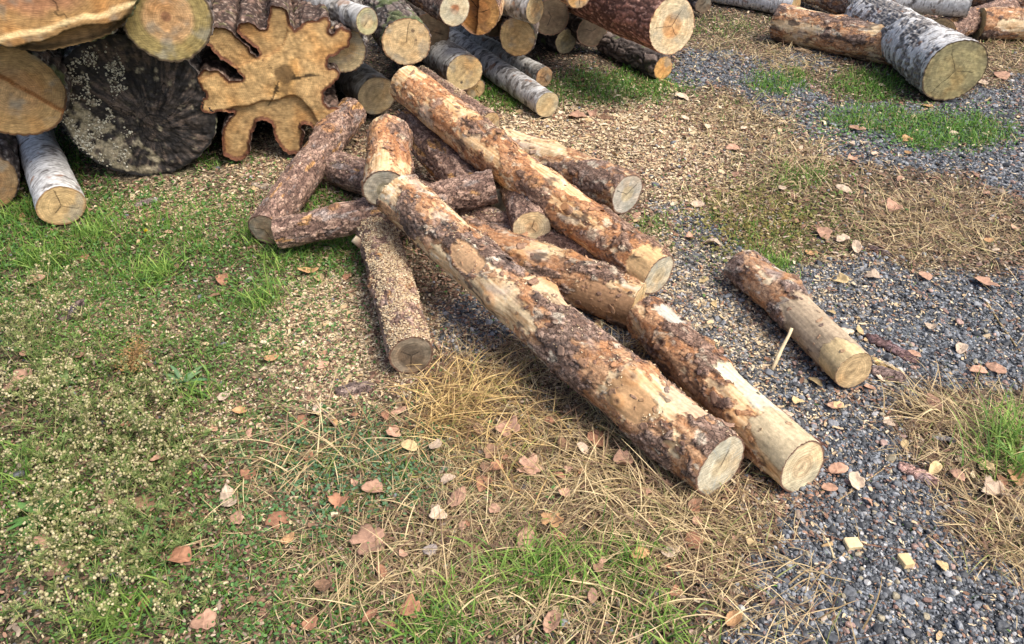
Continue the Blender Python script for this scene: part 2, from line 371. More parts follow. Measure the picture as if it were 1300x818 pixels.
def cut_color(p, rr, R, s, prm):
    """p local face points, rr = normalised radius 0..1 (ring coordinate)."""
    o = s*5.3
    sap = A3(*prm.get('sap', (.60, .46, .27))); heart = A3(*prm.get('heart', (.50, .34, .17))); hr = prm.get('hr', .55)
    w = fbm(p*A3(1, 9, 9)*1.3+o, 3)
    q = rr + w*.07
    ring = np.sin(q*R/.0045*PI)*.5+.5
    ring2 = noise(np.stack([q*R/.012, q*0+o, q*0], 1))
    med = fbm(p*22+o, 4)
    c = mix(heart, sap, sstep(hr-.08, hr+.08, q))
    c = c*(1-.14*ring[:, None]*prm.get('rings', 1)+.2*ring2[:, None]+prm.get('vary', .28)*med[:, None])
    c = mix(c, c*A3(1.15, .88, .62), sstep(-.1, .5, fbm(p*7+o+60, 3))*.6)
    sd = prm.get('sawdir', .6); u = p[:, 1]*math.cos(sd)+p[:, 2]*math.sin(sd)+.25*(p[:, 1]*math.sin(sd)-p[:, 2]*math.cos(sd))**2
    saw = noise(np.stack([u*420, u*0+o, u*0], 1))+.6*noise(np.stack([u*90, u*0+o, u*0], 1))
    if 'lobe' in prm:
        dd_ = (1-rr)*.16+fbm(p*9+o, 3)*.02
        c = c*(1-.16*(np.sin(dd_/.0042)[:, None]*.5+.5)-.10*(np.sin(dd_/.0017)[:, None]*.5+.5)); c = mix(c, c*A3(.62, .5, .42), sstep(.62, .95, rr)*sstep(-.35, .25, fbm(p*11+o+5, 3))*.6)
    c = c*(1+saw[:, None]*.15)
    # stains
    st = sstep(.05, .4, fbm(p*10+o+33, 4)+prm.get('stain', 0))
    c = mix(c, A3(*prm.get('stainc', (.26, .25, .20))), st*prm.get('staina', .6))
    pi_ = prm.get('pith', (0, 0)); dy, dz_ = p[:, 1]-pi_[0]*R, p[:, 2]-pi_[1]*R
    ang = np.arctan2(dz_, dy)
    if 'rot' in prm:
        rd = np.hypot(dy, dz_)/R; ca_, sa_ = np.cos(ang), np.sin(ang)
        rk = noise(np.stack([ca_*9+o, sa_*9, rd*2.2], 1))+.8*noise(np.stack([ca_*26, sa_*26+o, rd*3], 1))
        c = c*(1+.75*rk[:, None]*sstep(.1, .3, rd)[:, None])*(1+.9*fbm(p*A3(1, 30, 30)+o, 4)[:, None])
        c = mix(c, A3(.15, .105, .075), sstep(.15, .6, rk+med)*.55)
        c = mix(c, A3(.008, .007, .006), np.exp(-((rd-.2-w*.04)/.012)**2)*.9)
        for a0, ln in ((1.45, 1.1), (2.5, .9), (3.2, .8), (3.9, .7), (4.7, .8), (5.5, .6), (0.1, .8), (.7, .7), (2.0, .7)):
            dd = np.abs(np.angle(np.exp(1j*(ang-a0-w*.2))))*rd
            c = mix(c, A3(.006, .005, .005), (dd < .008*(1.2-rd))*(rd < ln)*(rd > .2)*1.)
        c = mix(c, A3(.40, .34, .22), sstep(.0, .25, fbm(p*A3(1, 22, 22)+o+3, 4)-.25+.5*sstep(.2, .9, (p[:, 1]-p[:, 2]*.8)/R))*.75)
    rad = sstep(.25, .6, noise(np.stack([np.cos(ang)*9+o, np.sin(ang)*9, q*1.5], 1)))*sstep(.2, .5, q)
    c = mix(c, A3(.36, .38, .34), rad*prm.get('blue', 0.))
    for k in range(prm.get('cracks', 2)):
        a0 = (s*1.7+k*2.1) % (2*PI)
        dd = np.abs(np.angle(np.exp(1j*(ang-a0-w*.25))))*rr*R
        c = mix(c, c*.22, (dd < .0022)*(rr < .35+.55*((s*3.3+k*.77) % 1))*(rr > .03)*.8)
    c = mix(c, c*.5, np.exp(-(rr*R/.006)**2)*.8)
    c = mix(c, A3(*prm.get('rim', (.16, .09, .06))), sstep(1-prm.get('rimw', .05), 1-prm.get('rimw', .05)*.6, rr+w*.02))
    for kp in prm.get('spots', []):
        d = np.hypot(p[:, 1]-kp[0]*R, p[:, 2]-kp[1]*R)/(kp[2]*R)
        c = mix(c, A3(*kp[3]), (1-sstep(.7, 1.1, d+w*.6))*.9)
    return c

SURF = []      # (world points, normals, radius, name) samples used for sawdust lying on logs
LOGS = []
def frame(A, B, twist=0.):
    X = (B-A); L = np.linalg.norm(X); X = X/L
    up = A3(0, 0, 1)
    Yv = np.cross(up, X); Yv /= np.linalg.norm(Yv); Zv = np.cross(X, Yv)
    return np.array([X, Yv, Zv]).T, L

def make_log(name, A, B, r0, r1, label, cat, kind='pine', group=None, res=.0045, bend=.01, seed=1, prm=None, cut=None, cutB=None, tilt0=(0, 0), tilt1=(0, 0),
             flakes=0, knots=0, step=None, oval=.03, saw=0, outline=None, crop=None):
    """A is the end nearer to the camera, B the far end."""
    prm = dict(prm or {}); cut = dict(cut or {}); cutB = dict(cutB or cut)
    A = np.asarray(A, float); B = np.asarray(B, float)
    Rm, L = frame(A, B)
    rs = np.random.RandomState(int(seed*97) % 10007)
    rm = max(r0, r1); prm['R'] = rm
    if outline is None:
        nt = int(np.clip(2*PI*rm/res, 40, 420)); th = np.linspace(0, 2*PI, nt, endpoint=False)
        oy, oz = np.cos(th), np.sin(th)
    else:
        oy, oz = outline[:, 0], outline[:, 1]; nt = len(oy)
    nx = int(np.clip(L/res, 20, 620))
    t = np.linspace(0, 1, nx)
    T, I = np.meshgrid(t, np.arange(nt), indexing='ij'); T = T.ravel(); I = I.ravel()
    rad = r0+(r1-r0)*T if outline is None else np.ones_like(T)*(1+(r1/r0-1)*T)
    y = oy[I]*rad; z = oz[I]*rad; x = T*L
    nrm = np.stack([np.zeros(nt), oy, oz], 1)
    if outline is not None:
        ty = np.roll(oy, -1)-np.roll(oy, 1); tz = np.roll(oz, -1)-np.roll(oz, 1); l = np.hypot(ty, tz)
        nrm = np.stack([np.zeros(nt), tz/l, -ty/l], 1)
    Nn = nrm[I]
    # low frequency shape: oval, swelling
    if outline is None:
        low = noise(np.stack([x*1.6+seed*3, oy[I]*.8, oz[I]*.8], 1))*.06 + noise(np.stack([x*4.5+seed*7, oy[I]*1.1, oz[I]*1.1], 1))*.035 + oval*np.cos(2*np.arctan2(oz[I], oy[I])+seed)
        y = y*(1+low); z = z*(1+low)
    p = np.stack([x, y, z], 1)
    res_ = BARK[kind][0](p, seed, prm); h, c = res_[:2]; alpha = res_[2] if len(res_) > 2 else np.ones(len(h))
    h = h*prm.get('hs', 1)
    kn = []
    for k in range(knots):
        kx = rs.uniform(.12, .88)*L; ka = rs.uniform(.1, PI-.1); kr = rs.uniform(.014, .026)
        kn.append((kx, ka, kr))
    for (kx, ka, kr) in kn:
        rloc = r0+(r1-r0)*kx/L
        d = np.sqrt(((x-kx)*.75)**2+(y-rloc*math.cos(ka))**2+(z-rloc*math.sin(ka))**2)
        h = h+.009*np.exp(-(d/(kr*2.2))**2)+.012*np.exp(-(d/kr)**2)-.010*np.exp(-(d/(kr*.45))**2)
        c = mix(c, A3(.13, .06, .03), np.exp(-(d/(kr*.5))**2)*.9)
        c = mix(c, A3(.52, .26, .10), np.exp(-((d-kr*.9)/(kr*.35))**2)*.6)
    # fade the displacement to a clean edge at the sawn ends
    ef = sstep(0, .012, x)*sstep(0, .012, L-x)
    p = p+Nn*(h*(.35+.65*ef))[:, None]
    bx = np.sin(PI*T)*bend
    p[:, 2] += bx*math.cos(seed*2.); p[:, 1] += bx*math.sin(seed*2.)
    # ragged, torn bark edge at the sawn ends
    rg1 = noise(np.stack([np.zeros(nt), oy/rm*(1 if outline is not None else rm)*9+seed, oz/rm*(1 if outline is not None else rm)*9], 1))*.005*np.clip(rm/.1, .6, 1.4)
    rg = rg1[I]; p[:, 0] += rg*((x < .004)*1.-(x > L-.004)*1.)
    # oblique saw cuts
    w0 = np.clip(1-x/(2.5*rm), 0, 1); w1 = np.clip(1-(L-x)/(2.5*rm), 0, 1)
    p[:, 0] += w0*(tilt0[0]*p[:, 1]+tilt0[1]*p[:, 2])+w1*(tilt1[0]*p[:, 1]+tilt1[1]*p[:, 2])
    idx = np.arange(nx*nt).reshape(nx, nt); nxt = np.roll(idx, -1, axis=1)
    f = np.stack([idx[:-1], nxt[:-1], nxt[1:], idx[1:]], -1).reshape(-1, 4)[:, ::-1]
    V = p; C = c; faces4 = f; AL = alpha
    # curled flakes of loose bark, part of the bark surface
    if flakes:
        fv = []; fc = []; ff = []; base = len(V)
        gx, gy = 6, 5
        for k in range(flakes):
            ii = rs.randint(8, nx-8); jj = rs.randint(nt); q = V[idx[ii, jj]]; n = nrm[jj].copy()
            if (Rm@n)[2] < -.45 or (C[idx[ii, jj]].sum() > 1.05 and rs.rand() < .8): continue
            ta = A3(1, 0, 0); tb = np.cross(n, ta)
            an = rs.uniform(0, 2*PI); e1 = ta*math.cos(an)+tb*math.sin(an); e2 = np.cross(n, e1)
            sz = rs.uniform(.004, .014)*(1+.9*(rs.rand() < .15))*(.8 if r0 > .08 else .7); asp = rs.uniform(.4, .9)
            U, W = np.meshgrid(np.linspace(-1, 1, gx), np.linspace(-1, 1, gy), indexing='ij')
            jit = rs.uniform(.72, 1.1, U.shape)
            rr = 1/np.maximum(1, np.hypot(U, W)*.95)
            uu = U*rr*jit*sz; ww = W*rr*jit*sz*asp
            lift = (.001+ rs.uniform(.0, .45)*np.maximum(uu+sz*.4, 0)**2/sz*rs.uniform(.3, 1.5)) - ww**2/(2*rm)*.8
            pts = q+e1*uu[..., None]+e2*ww[..., None]+n*lift[..., None]
            top = pts.reshape(-1, 3); bot = (pts-n*.0016).reshape(-1, 3)
            k0 = base+sum(len(a) for a in fv) if False else base
            ia = np.arange(gx*gy).reshape(gx, gy)
            a = np.stack([ia[:-1, :-1], ia[1:, :-1], ia[1:, 1:], ia[:-1, 1:]], -1).reshape(-1, 4)
            ring = np.concatenate([ia[:, 0], ia[-1, 1:], ia[-2::-1, -1], ia[0, -2:0:-1]])
            rn = np.roll(ring, -1); side = np.stack([ring, ring+gx*gy, rn+gx*gy, rn], 1)
            ff += [a+base, a[:, ::-1]+gx*gy+base, side+base]
            cc = mix(mix(A3(.16, .10, .085), A3(.50, .28, .15), np.full(gx*gy, rs.rand()**1.2)), np.tile(C[idx[ii, jj]], (gx*gy, 1)), np.full(gx*gy, rs.uniform(.2, .8)))*(1+rs.uniform(-.15, .15, (gx*gy, 1)))
            if kind == 'birch': cc = mix(A3(.2, .15, .12), A3(.6, .56, .5), np.full(gx*gy, rs.rand()))
            fv += [top, bot]; fc += [cc, cc*.9]
            base += 2*gx*gy
        if fv:
            V = np.concatenate([V]+fv); C = np.concatenate([C]+fc); AL = np.concatenate([alpha, np.full(len(V)-len(alpha), .1)]); faces4 = np.concatenate([faces4]+ff)
    root = bpy.data.objects.new(name, None); COL.objects.link(root); root.empty_display_size = .05
    mw = Matrix([list(Rm[0])+[A[0]], list(Rm[1])+[A[1]], list(Rm[2])+[A[2]], [0, 0, 0, 1]]); root.matrix_world = mw
    tag(root, label, cat, group)
    mesh_obj('bark', V, [faces4], np.concatenate([C, AL[:, None]], 1), BARK[kind][1], root)
    # sawn faces
    for end, prm_c in ((0, cut), (1, cutB)):
        ringp = p[idx[0]] if end == 0 else p[idx[-1]]
        xm = ringp[:, 0].mean()
        if outline is None:
            cen = ringp.mean(0); nr = int(np.clip(rm/(res*1.0), 10, 60)); fr = np.linspace(1, 0, nr+1)[:-1]
            Vc = (cen[None, None]+(ringp-cen)[None]*fr[:, None, None]).reshape(-1, 3); rr = np.repeat(fr, nt)
            Vc[:, 0] -= (1-2*end)*np.tile(rg1, nr)*rr*(1-sstep(.9, 1., rr))
            Vc = np.concatenate([Vc, cen[None]]); rr = np.append(rr, 0)
            ic = np.arange(nr*nt).reshape(nr, nt); nn = np.roll(ic, -1, axis=1)
            fc4 = np.stack([ic[:-1], ic[1:], nn[1:], nn[:-1]], -1).reshape(-1, 4)
            f3 = np.stack([ic[-1], np.full(nt, nr*nt), nn[-1]], 1)
            cp_ = Vc-cen; Rr = rm
        else:
            ys0, zs0 = ringp[:, 1], ringp[:, 2]
            g = res*1.15
            gy_, gz_ = np.meshgrid(np.arange(ys0.min(), ys0.max(), g), np.arange(zs0.min(), zs0.max(), g)); gy_ = gy_.ravel()+rs.uniform(-.2, .2, gy_.size)*g; gz_ = gz_.ravel()
            ins = inpoly(gy_, gz_, list(zip(ys0, zs0)))
            gy_, gz_ = gy_[ins], gz_[ins]
            dist = np.sqrt(((gy_[:, None]-ys0[None])**2+(gz_[:, None]-zs0[None])**2)).min(1)
            k = dist > g*.5; gy_, gz_, dist = gy_[k], gz_[k], dist[k]
            pts = [Vector((a, b)) for a, b in zip(np.concatenate([ys0, gy_]), np.concatenate([zs0, gz_]))]
            vo, _, fo, _, _, _ = delaunay_2d_cdt(pts, [(i, (i+1) % nt) for i in range(nt)], [], 2, 1e-6)
            vo = np.array([(v.x, v.y) for v in vo])
            d2 = np.sqrt(((vo[:, 0][:, None]-ys0[None])**2+(vo[:, 1][:, None]-zs0[None])**2)).min(1)
            # inside test for triangles of the constrained triangulation
            tri = np.array([list(f_) for f_ in fo if len(f_) == 3]); ce = vo[tri].mean(1)
            tri = tri[inpoly(ce[:, 0], ce[:, 1], list(zip(ys0, zs0)))]
            Vc = np.stack([np.full(len(vo), xm), vo[:, 0], vo[:, 1]], 1)
            rr = 1-np.clip(d2/.16, 0, 1); fc4 = np.zeros((0, 4), int); f3 = tri[:, ::-1]; cp_ = Vc-A3(xm, 0, 0); Rr = .16
            if end == 0:
                a2 = vo[tri[0]]; cr = (a2[1]-a2[0])[0]*(a2[2]-a2[0])[1]-(a2[1]-a2[0])[1]*(a2[2]-a2[0])[0]
                f3 = tri[:, ::-1] if cr > 0 else tri
        cc = cut_color(cp_, rr, Rr, seed+end*.37, prm_c)
        sg = -1 if end == 0 else 1
        dz = fbm(cp_*A3(0, 30, 30)+seed, 3)*.0030*(rr < .97)
        if 'lobe' in prm_c: dz = dz+fbm(cp_*A3(0, 7, 7)+2, 3)*.012+noise(np.stack([cp_[:, 0]*0, (cp_[:, 1]+cp_[:, 2])*26, (cp_[:, 1]-cp_[:, 2])*120], 1))*.0022
        if 'rot' in prm_c: dz = dz+fbm(cp_*A3(0, 28, 28)+9, 4)*.016+noise(cp_*A3(0, 140, 140))*.004; cc = cc*(1+.7*noise(cp_*150+4)[:, None]+.5*noise(cp_*70)[:, None])
        if step is not None and end == 0:
            for (a_, b_, c_, dd_, cs, *lim) in (step if isinstance(step[0], (tuple, list)) else [step]):
                s_ = cp_[:, 1]*a_+cp_[:, 2]*b_-c_+fbm(cp_*14+3, 3)*.012+fbm(cp_*4+a_, 2)*.05
                if lim: s_ = s_-7*np.maximum(0, lim[0]-cp_[:, 1])**1.6
                k = sstep(-.004, .004, s_)*(rr < .985)
                dz = dz+dd_*k
                e_ = np.exp(-(s_/.006)**2)
                cc = mix(cc, A3(*cs), e_*.8); cc = cc*(1-.18*k[:, None])  # edge line, then the step's shading put into the wood colour
        dz = dz*sstep(0, .03, 1-rr)
        Vc[:, 0] += sg*dz
        F3 = f3 if end == 0 else f3[:, ::-1]; F4 = fc4 if end == 0 else fc4[:, ::-1]
        mesh_obj('cut_face', Vc, [F4, F3], cc, M_cut, root)
    W = (Rm@p.T).T+A; Wn = (Rm@Nn.T).T
    SURF.append((W, Wn, saw, name)); LOGS.append((name+':'+label[:28], A, B, r0, r1))
    return root

def near_far(a, za, b, zb): return P(a[0], a[1], za), P(b[0], b[1], zb)
G_MAIN = 'pine logs thrown down in the loose heap'
G_PILE = 'sawn ends of the logs stacked along the back'
#@@MAIN
GREYCUT = dict(sap=(.52, .47, .34), heart=(.50, .42, .27), hr=.4, stain=.0, staina=.45, stainc=(.30, .31, .25), blue=.6, rimw=.075, rings=.5)
PALECUT = dict(sap=(.62, .53, .34), heart=(.58, .45, .27), hr=.45, stain=-.1, staina=.5, stainc=(.33, .31, .22), rimw=.085)
TANCUT = dict(sap=(.58, .43, .23), heart=(.52, .34, .16), hr=.45, stain=-.1, staina=.5, rimw=.06)

# 1 long front log
a, b = near_far((915, 592), .088, (503, 244), .295)
make_log('pine_log', a, b, .087, .080, 'long flaking pine log in front, running from the heap to the dry grass', 'log', 'pine', G_MAIN, .0036, .015, 1.3,
         dict(bare=.30, scaly=.38, dark=.13, pale=.03, tint=(1.0, .98, .95), patch=[(.28, .08, 40, 30, (.52, .31, .15)), (.16, .07, 115, 28, (.64, .44, .28)), (.70, .06, 120, 30, (.62, .45, .27)), (1.0, .08, 50, 28, (.52, .32, .17))]), dict(GREYCUT, cracks=1), dict(GREYCUT, blue=.9), tilt0=(.12, .25), tilt1=(0, -.3), flakes=700, knots=7, saw=.35)
# 12 front right log
a, b = near_far((1018, 594), .078, (818, 400), .105)
make_log('pine_log', a, b, .079, .072, 'orange pine log with a big pale barkless patch, front right beside the gravel', 'log', 'pine', G_MAIN, .0036, .008, 4.1,
         dict(bare=.30, scaly=.22, dark=.06, pale=.0, tint=(1, .93, .86), patch=[(.17, .21, 118, 42, (.62, .56, .40)), (.05, .10, 70, 60, (.55, .44, .27)), (.60, .06, 110, 30, (.5, .47, .38))]), dict(PALECUT, stain=.05, cracks=0), tilt0=(0, .2), flakes=420, knots=4)
# 4 upper long log
a, b = near_far((836, 350), .16, (515, 106), .40)
make_log('pine_log', a, b, .074, .082, 'long bright orange pine log lying on top of the heap', 'log', 'pine', G_MAIN, .004, .012, 7.7,
         dict(bare=.32, scaly=.24, dark=.07, pale=.0, tint=(1.05, .95, .84), patch=[(.03, .06, 50, 60, (.62, .40, .19))]), dict(GREYCUT, cracks=0), tilt0=(0, .1), flakes=560, knots=6, saw=.1)
# 11 sawdust covered log lower left
a, b = near_far((522, 452), .073, (474, 285), .09)
make_log('pine_log', a, b, .073, .078, 'grey pine log dusted with sawdust, its weathered end pointing at the viewer', 'log', 'red', G_MAIN, .004, .006, 2.9,
         dict(orange=.0), dict(sap=(.27, .215, .15), heart=(.17, .13, .09), hr=.6, cracks=3, stain=.12, stainc=(.10, .085, .06), staina=.8, rimw=.1), flakes=160, knots=2, saw=2.)
# 2 short orange log behind the far end of log 1
a, b = near_far((490, 241), .28, (494, 168), .33)
make_log('pine_log', a, b, .086, .082, 'short orange log with a bluish sawn face above the long front log', 'log', 'pine', G_MAIN, .0045, .004, 5.2,
         dict(bare=.12, scaly=.30, dark=.08, tint=(1.03, .95, .86)), dict(GREYCUT, blue=.55, sap=(.58, .50, .37), rimw=.08), flakes=160, knots=1)
# 3 reddish log
a, b = near_far((622, 262), .12, (520, 158), .20)
make_log('pine_log', a, b, .090, .086, 'reddish brown log mid heap, its grey end under the thin cross log', 'log', 'red', G_MAIN, .0045, .006, 6.4,
         dict(orange=.12), GREYCUT, flakes=120, knots=3)
# 7 cross log
a, b = near_far((352, 298), .085, (628, 236), .235)
make_log('pine_log', a, b, .059, .068, 'thin red brown cross log passing under the long front log', 'log', 'red', G_MAIN, .0042, .006, 8.8,
         dict(orange=-.05), dict(PALECUT), flakes=80, knots=2)
# 6 leaning log at left
a, b = near_far((336, 292), .072, (446, 143), .16)
make_log('pine_log', a, b, .070, .078, 'slim purplish log leaning at the left of the heap', 'log', 'red', G_MAIN, .0042, .006, 9.9,
         dict(orange=.08), dict(sap=(.42, .31, .20), heart=(.34, .24, .15), rimw=.1, cracks=2), flakes=110, knots=2)
# 8 long low log
a, b = near_far((785, 345), .075, (428, 214), .085)
make_log('pine_log', a, b, .070, .078, 'low dusty log at the bottom of the heap, mostly buried under the others', 'log', 'red', G_MAIN, .005, .006, 3.6,
         dict(orange=-.02), PALECUT, flakes=80, saw=.5)
# 9 short log with round face
a, b = near_far((675, 290), .175, (652, 228), .17)
make_log('pine_log', a, b, .070, .070, 'short log with a round pale face in the middle of the heap', 'log', 'red', G_MAIN, .0038, .003, 12.2,
         dict(orange=-.1), dict(PALECUT, rimw=.035, hr=.35, stain=-.25), flakes=40)
# 10 lower log
a, b = near_far((812, 388), .080, (585, 302), .095)
make_log('pine_log', a, b, .084, .086, 'peeling brown log low in the heap above the dark gravel gap', 'log', 'pine', G_MAIN, .0038, .008, 14.6,
         dict(bare=.16, scaly=.46, dark=.08, pale=.02, tint=(.88, .84, .8), patch=[(.08, .16, 15, 40, (.36, .21, .11))]), TANCUT, flakes=320, knots=3, saw=.3)
# 13 log behind, grey end
a, b = near_far((796, 247), .09, (640, 187), .09)
make_log('pine_log', a, b, .088, .085, 'orange log lying behind the upper long one, its chalky grey end towards the sawdust', 'log', 'pine', G_MAIN, .0045, .006, 15.1,
         dict(bare=.3, scaly=.25, dark=.03), dict(GREYCUT, sap=(.47, .43, .35), stain=.1), tilt0=(0.2, 0), flakes=100, knots=2)
# 14 thin log behind
a, b = near_far((622, 158), .10, (535, 98), .16)
make_log('pine_log', a, b, .064, .06, 'thin dusty log behind the far half of the upper long log', 'log', 'red', G_MAIN, .005, .004, 16.3,
         dict(orange=.0), TANCUT, flakes=50, saw=.6)
# 15 lone log on the gravel
a, b = near_far((1084, 471), .064, (942, 336), .064)
make_log('pine_log', a, b, .064, .064, 'half peeled log lying alone on the dark gravel at the right', 'log', 'pine', None, .0036, .006, 18.5,
         dict(bare=.2, scaly=.25, dark=-.05, pale=.06, tint=(.98, 1.02, 1.08), patch=[(.12, .20, 80, 110, (.42, .32, .21)), (.02, .07, 40, 70, (.56, .42, .22))]), dict(TANCUT, hr=.0, heart=(.50, .36, .19), sap=(.50, .36, .19), stain=-.2, cracks=0), flakes=60, knots=2, tilt0=(.0, .12))
# 8b log hidden behind the leaning log
a, b = near_far((470, 250), .085, (420, 190), .085)
#@@PILE
def pile(name, px, py, rpx, q, L, label, cat='log', Y=None, z=None, kind='old', rfar=None, group=G_PILE, **kw):
    if Y is not None: A = Q(px, py, Y)
    elif z is not None: A = P(px, py, z)
    else:
        zz = .1
        for _ in range(12):
            A = P(px, py, zz); zz = rpx*depth(A)/F
    r = rpx*depth(A)/F
    Bp = P(q[0], q[1], A[2]) if q[1] > -250 else A+A3(q[0]/100., 1, 0)
    d = Bp-A; d[2] = 0; d /= np.linalg.norm(d)
    B = A+d*L
    return make_log(name, A, B, r, rfar*r if rfar else r*.95, label, cat, kind, group, **kw)
# q with y=-999 : direction given as (100*dx/dy)
pile('old_log', 175, 140, 91, (-32, -999), 1.5, 'huge black rotten log with white fungus on its cracked end, at the back left', seed=21.3, kind='old', res=.006,
     prm=dict(pale=.1), cut=dict(sap=(.035, .03, .027), heart=(.05, .043, .037), hr=.25, rim=(.02, .018, .016), cracks=0, staina=.5, stainc=(.09, .07, .055), stain=.05, blue=0, rings=1, rot=1, pith=(-.16, -.3)), oval=.02, bend=0)
pile('thick_log', 213, 22, 54, (-35, -999), 1.4, 'greenish tan round log end lying on top of the huge black log', Y=3.0, seed=22.1, res=.005,
     prm=dict(pale=.1), cut=dict(sap=(.34, .26, .10), heart=(.50, .31, .15), hr=.58, rim=(.10, .07, .04), cracks=0, rings=1.4, spots=[(.02, .02, .12, (.25, .12, .06))]), bend=0)
pile('thick_log', 18, 118, 58, (-45, -999), 1.4, 'tan log end with a deep diagonal split, at the left edge above the birch log', Y=2.9, seed=23.4, res=.005,
     prm=dict(pale=.1, moss=.1), cut=dict(sap=(.46, .29, .12), heart=(.50, .31, .14), hr=.5, rim=(.14, .07, .03), cracks=0), step=(-.75, .65, .03, -.03, (.30, .12, .03)), bend=0)
pile('thick_log', 30, -62, 132, (-35, -999), 1.5, 'wide reddish log with a stepped saw cut and mossy lip, topmost at the left edge', Y=2.75, seed=24.8, res=.006,
     prm=dict(pale=.1, moss=.2), cut=dict(sap=(.42, .25, .10), heart=(.40, .20, .10), hr=.62, rim=(.16, .10, .04), cracks=2, rings=.6), step=[(-.26, -.97, .25, .03, (.62, .50, .26)), (-.26, -.97, .285, -.06, (.07, .06, .025))], bend=0)
pile('birch_log', 78, 262, 27, (40, 165), 1.2, 'white birch log poking out beneath the split log at the left edge', seed=25.5, kind='birch', res=.0045,
     prm=dict(rough=.05), cut=dict(sap=(.52, .36, .17), heart=(.50, .34, .16), hr=.4, rim=(.28, .17, .08), cracks=3, rimw=.07), bend=0)
pile('thick_log', -22, 232, 38, (-55, -999), 1.2, 'log end cut off by the left edge beside the white birch log', seed=26.2, res=.006,
     prm=dict(pale=.0), cut=dict(sap=(.30, .2, .1), heart=(.28, .18, .09), rim=(.1, .06, .03)), bend=0)

# fluted log: outline traced from the photo, laid out in its own vertical plane
OUT = [(392,62),(400,30),(440,28),(478,60),(496,125),(520,160),(545,128),(600,108),(650,98),(678,78),(700,118),(688,165),(715,172),(735,130),(770,130),(800,165),(792,215),(765,255),(705,275),(676,300),(680,345),(730,345),(752,385),(715,415),(668,450),(655,495),(690,532),(745,528),(740,570),(690,620),(630,655),(600,622),(565,608),(548,640),(572,665),(560,705),(550,775),(480,762),(440,715),(425,650),(395,602),(365,588),(330,612),(308,665),(296,735),(280,790),(220,800),(170,770),(160,700),(170,640),(205,590),(228,562),(190,545),(130,565),(70,545),(58,495),(95,470),(62,430),(45,380),(70,338),(130,345),(190,385),(215,400),(250,400),(264,386),(252,368),(232,350),(215,318),(170,292),(110,250),(72,210),(80,160),(130,128),(190,140),(235,180),(278,228),(325,275),(335,286),(350,266),(338,236),(325,222),(280,205),(238,170),(240,125),(300,112),(350,148),(380,150),(398,110)]
YE = 3.36
cenE = Q(355, 100, YE)
dirE = A3(-.26, 1, 0); dirE /= np.linalg.norm(dirE)
def onface(px, py):
    d = ray(px, py); o_ = A3(0, 0, H); return o_+d*(((cenE-o_)@dirE)/(d@dirE))
pts = np.array([onface(240+a/3.894, b/3.894) for a, b in OUT])
RmE, _ = frame(cenE, cenE+dirE)
loc = (pts-cenE)@RmE
poly = loc[:, 1:]
def resample(poly, n, rounds=2):
    for _ in range(rounds):
        a = poly; b = np.roll(poly, -1, axis=0)
        poly = np.stack([a*.75+b*.25, a*.25+b*.75], 1).reshape(-1, 2)
    seg = np.linalg.norm(np.roll(poly, -1, axis=0)-poly, axis=1); s = np.concatenate([[0], np.cumsum(seg)]); P2 = np.vstack([poly, poly[:1]])
    t = np.linspace(0, s[-1], n, endpoint=False)
    return np.stack([np.interp(t, s, P2[:, 0]), np.interp(t, s, P2[:, 1])], 1)
area = .5*np.sum(poly[:, 0]*np.roll(poly[:, 1], -1)-np.roll(poly[:, 0], -1)*poly[:, 1])
if area < 0: poly = poly[::-1]
OL = resample(poly, 700)
_k = fbm(np.stack([OL[:, 0]*22, OL[:, 1]*22, OL[:, 0]*0], 1), 4)*.022; _t = np.roll(OL, -1, 0)-np.roll(OL, 1, 0); _t /= np.linalg.norm(_t, axis=1)[:, None]; OL = OL+np.stack([_t[:, 1], -_t[:, 0]], 1)*_k[:, None]
make_log('fluted_log', cenE, cenE+dirE*1.5, .3, .29, 'deeply lobed tan log end like a clover, beside the huge black log', 'log', 'old', G_PILE, .0065, 0, 27.7,
         dict(pale=.05, hs=.5, tint=(1.1, .9, .8)), dict(sap=(.68, .44, .19), heart=(.64, .38, .14), hr=.2, rim=(.13, .05, .025), rimw=.09, lobe=1, vary=.45, cracks=5, rings=.9, stain=-.02, staina=.45, stainc=(.33, .2, .08), sawdir=-.5,
         spots=[(-.15, .12, .3, (.17, .10, .04))]), outline=OL,
         step=[(-.18, -1, .079, -.022, (.28, .13, .05), -.04), (.3, .95, .13, -.012, (.36, .19, .07), -.02)])
pile('thick_log', 435, 62, 29, (-15, -999), 1.3, 'pale log end half hidden behind the right side of the lobed log', Y=3.5, seed=28.3, res=.005, prm=dict(pale=.2),
     cut=dict(sap=(.55, .42, .22), heart=(.5, .36, .18), cracks=0, sawdir=1.1, blue=.2), bend=0)
pile('birch_log', 466, 28, 17, (385, -2), 1.4, 'slim grey birch log end above the pale end beside the lobed log', Y=3.45, seed=29.1, kind='birch', res=.005, prm=dict(rough=.5, grey=.3),
     cut=dict(sap=(.42, .38, .2), heart=(.55, .42, .22), hr=.55, cracks=1), bend=0)
pile('thick_log', 516, 54, 30, (470, -10), 1.4, 'round cream log end with bark rim, upper middle of the stack', Y=3.6, seed=30.6, res=.0045, prm=dict(moss=.15),
     cut=dict(sap=(.64, .46, .24), heart=(.62, .43, .21), hr=.3, cracks=1, rim=(.2, .1, .05), spots=[(-.3, .45, .08, (.15, .1, .06)), (-.4, .05, .06, (.15, .1, .06))]), bend=0)
pile('birch_log', 479, 122, 25, (425, 80), 1.3, 'grey log with a dull tan face between the lobed log and the long top log', z=.13, seed=31.4, kind='birch', res=.0045, prm=dict(rough=.6, grey=.5),
     cut=dict(sap=(.40, .31, .17), heart=(.38, .29, .15), hr=.4, cracks=0, rim=(.15, .1, .06)), bend=0)
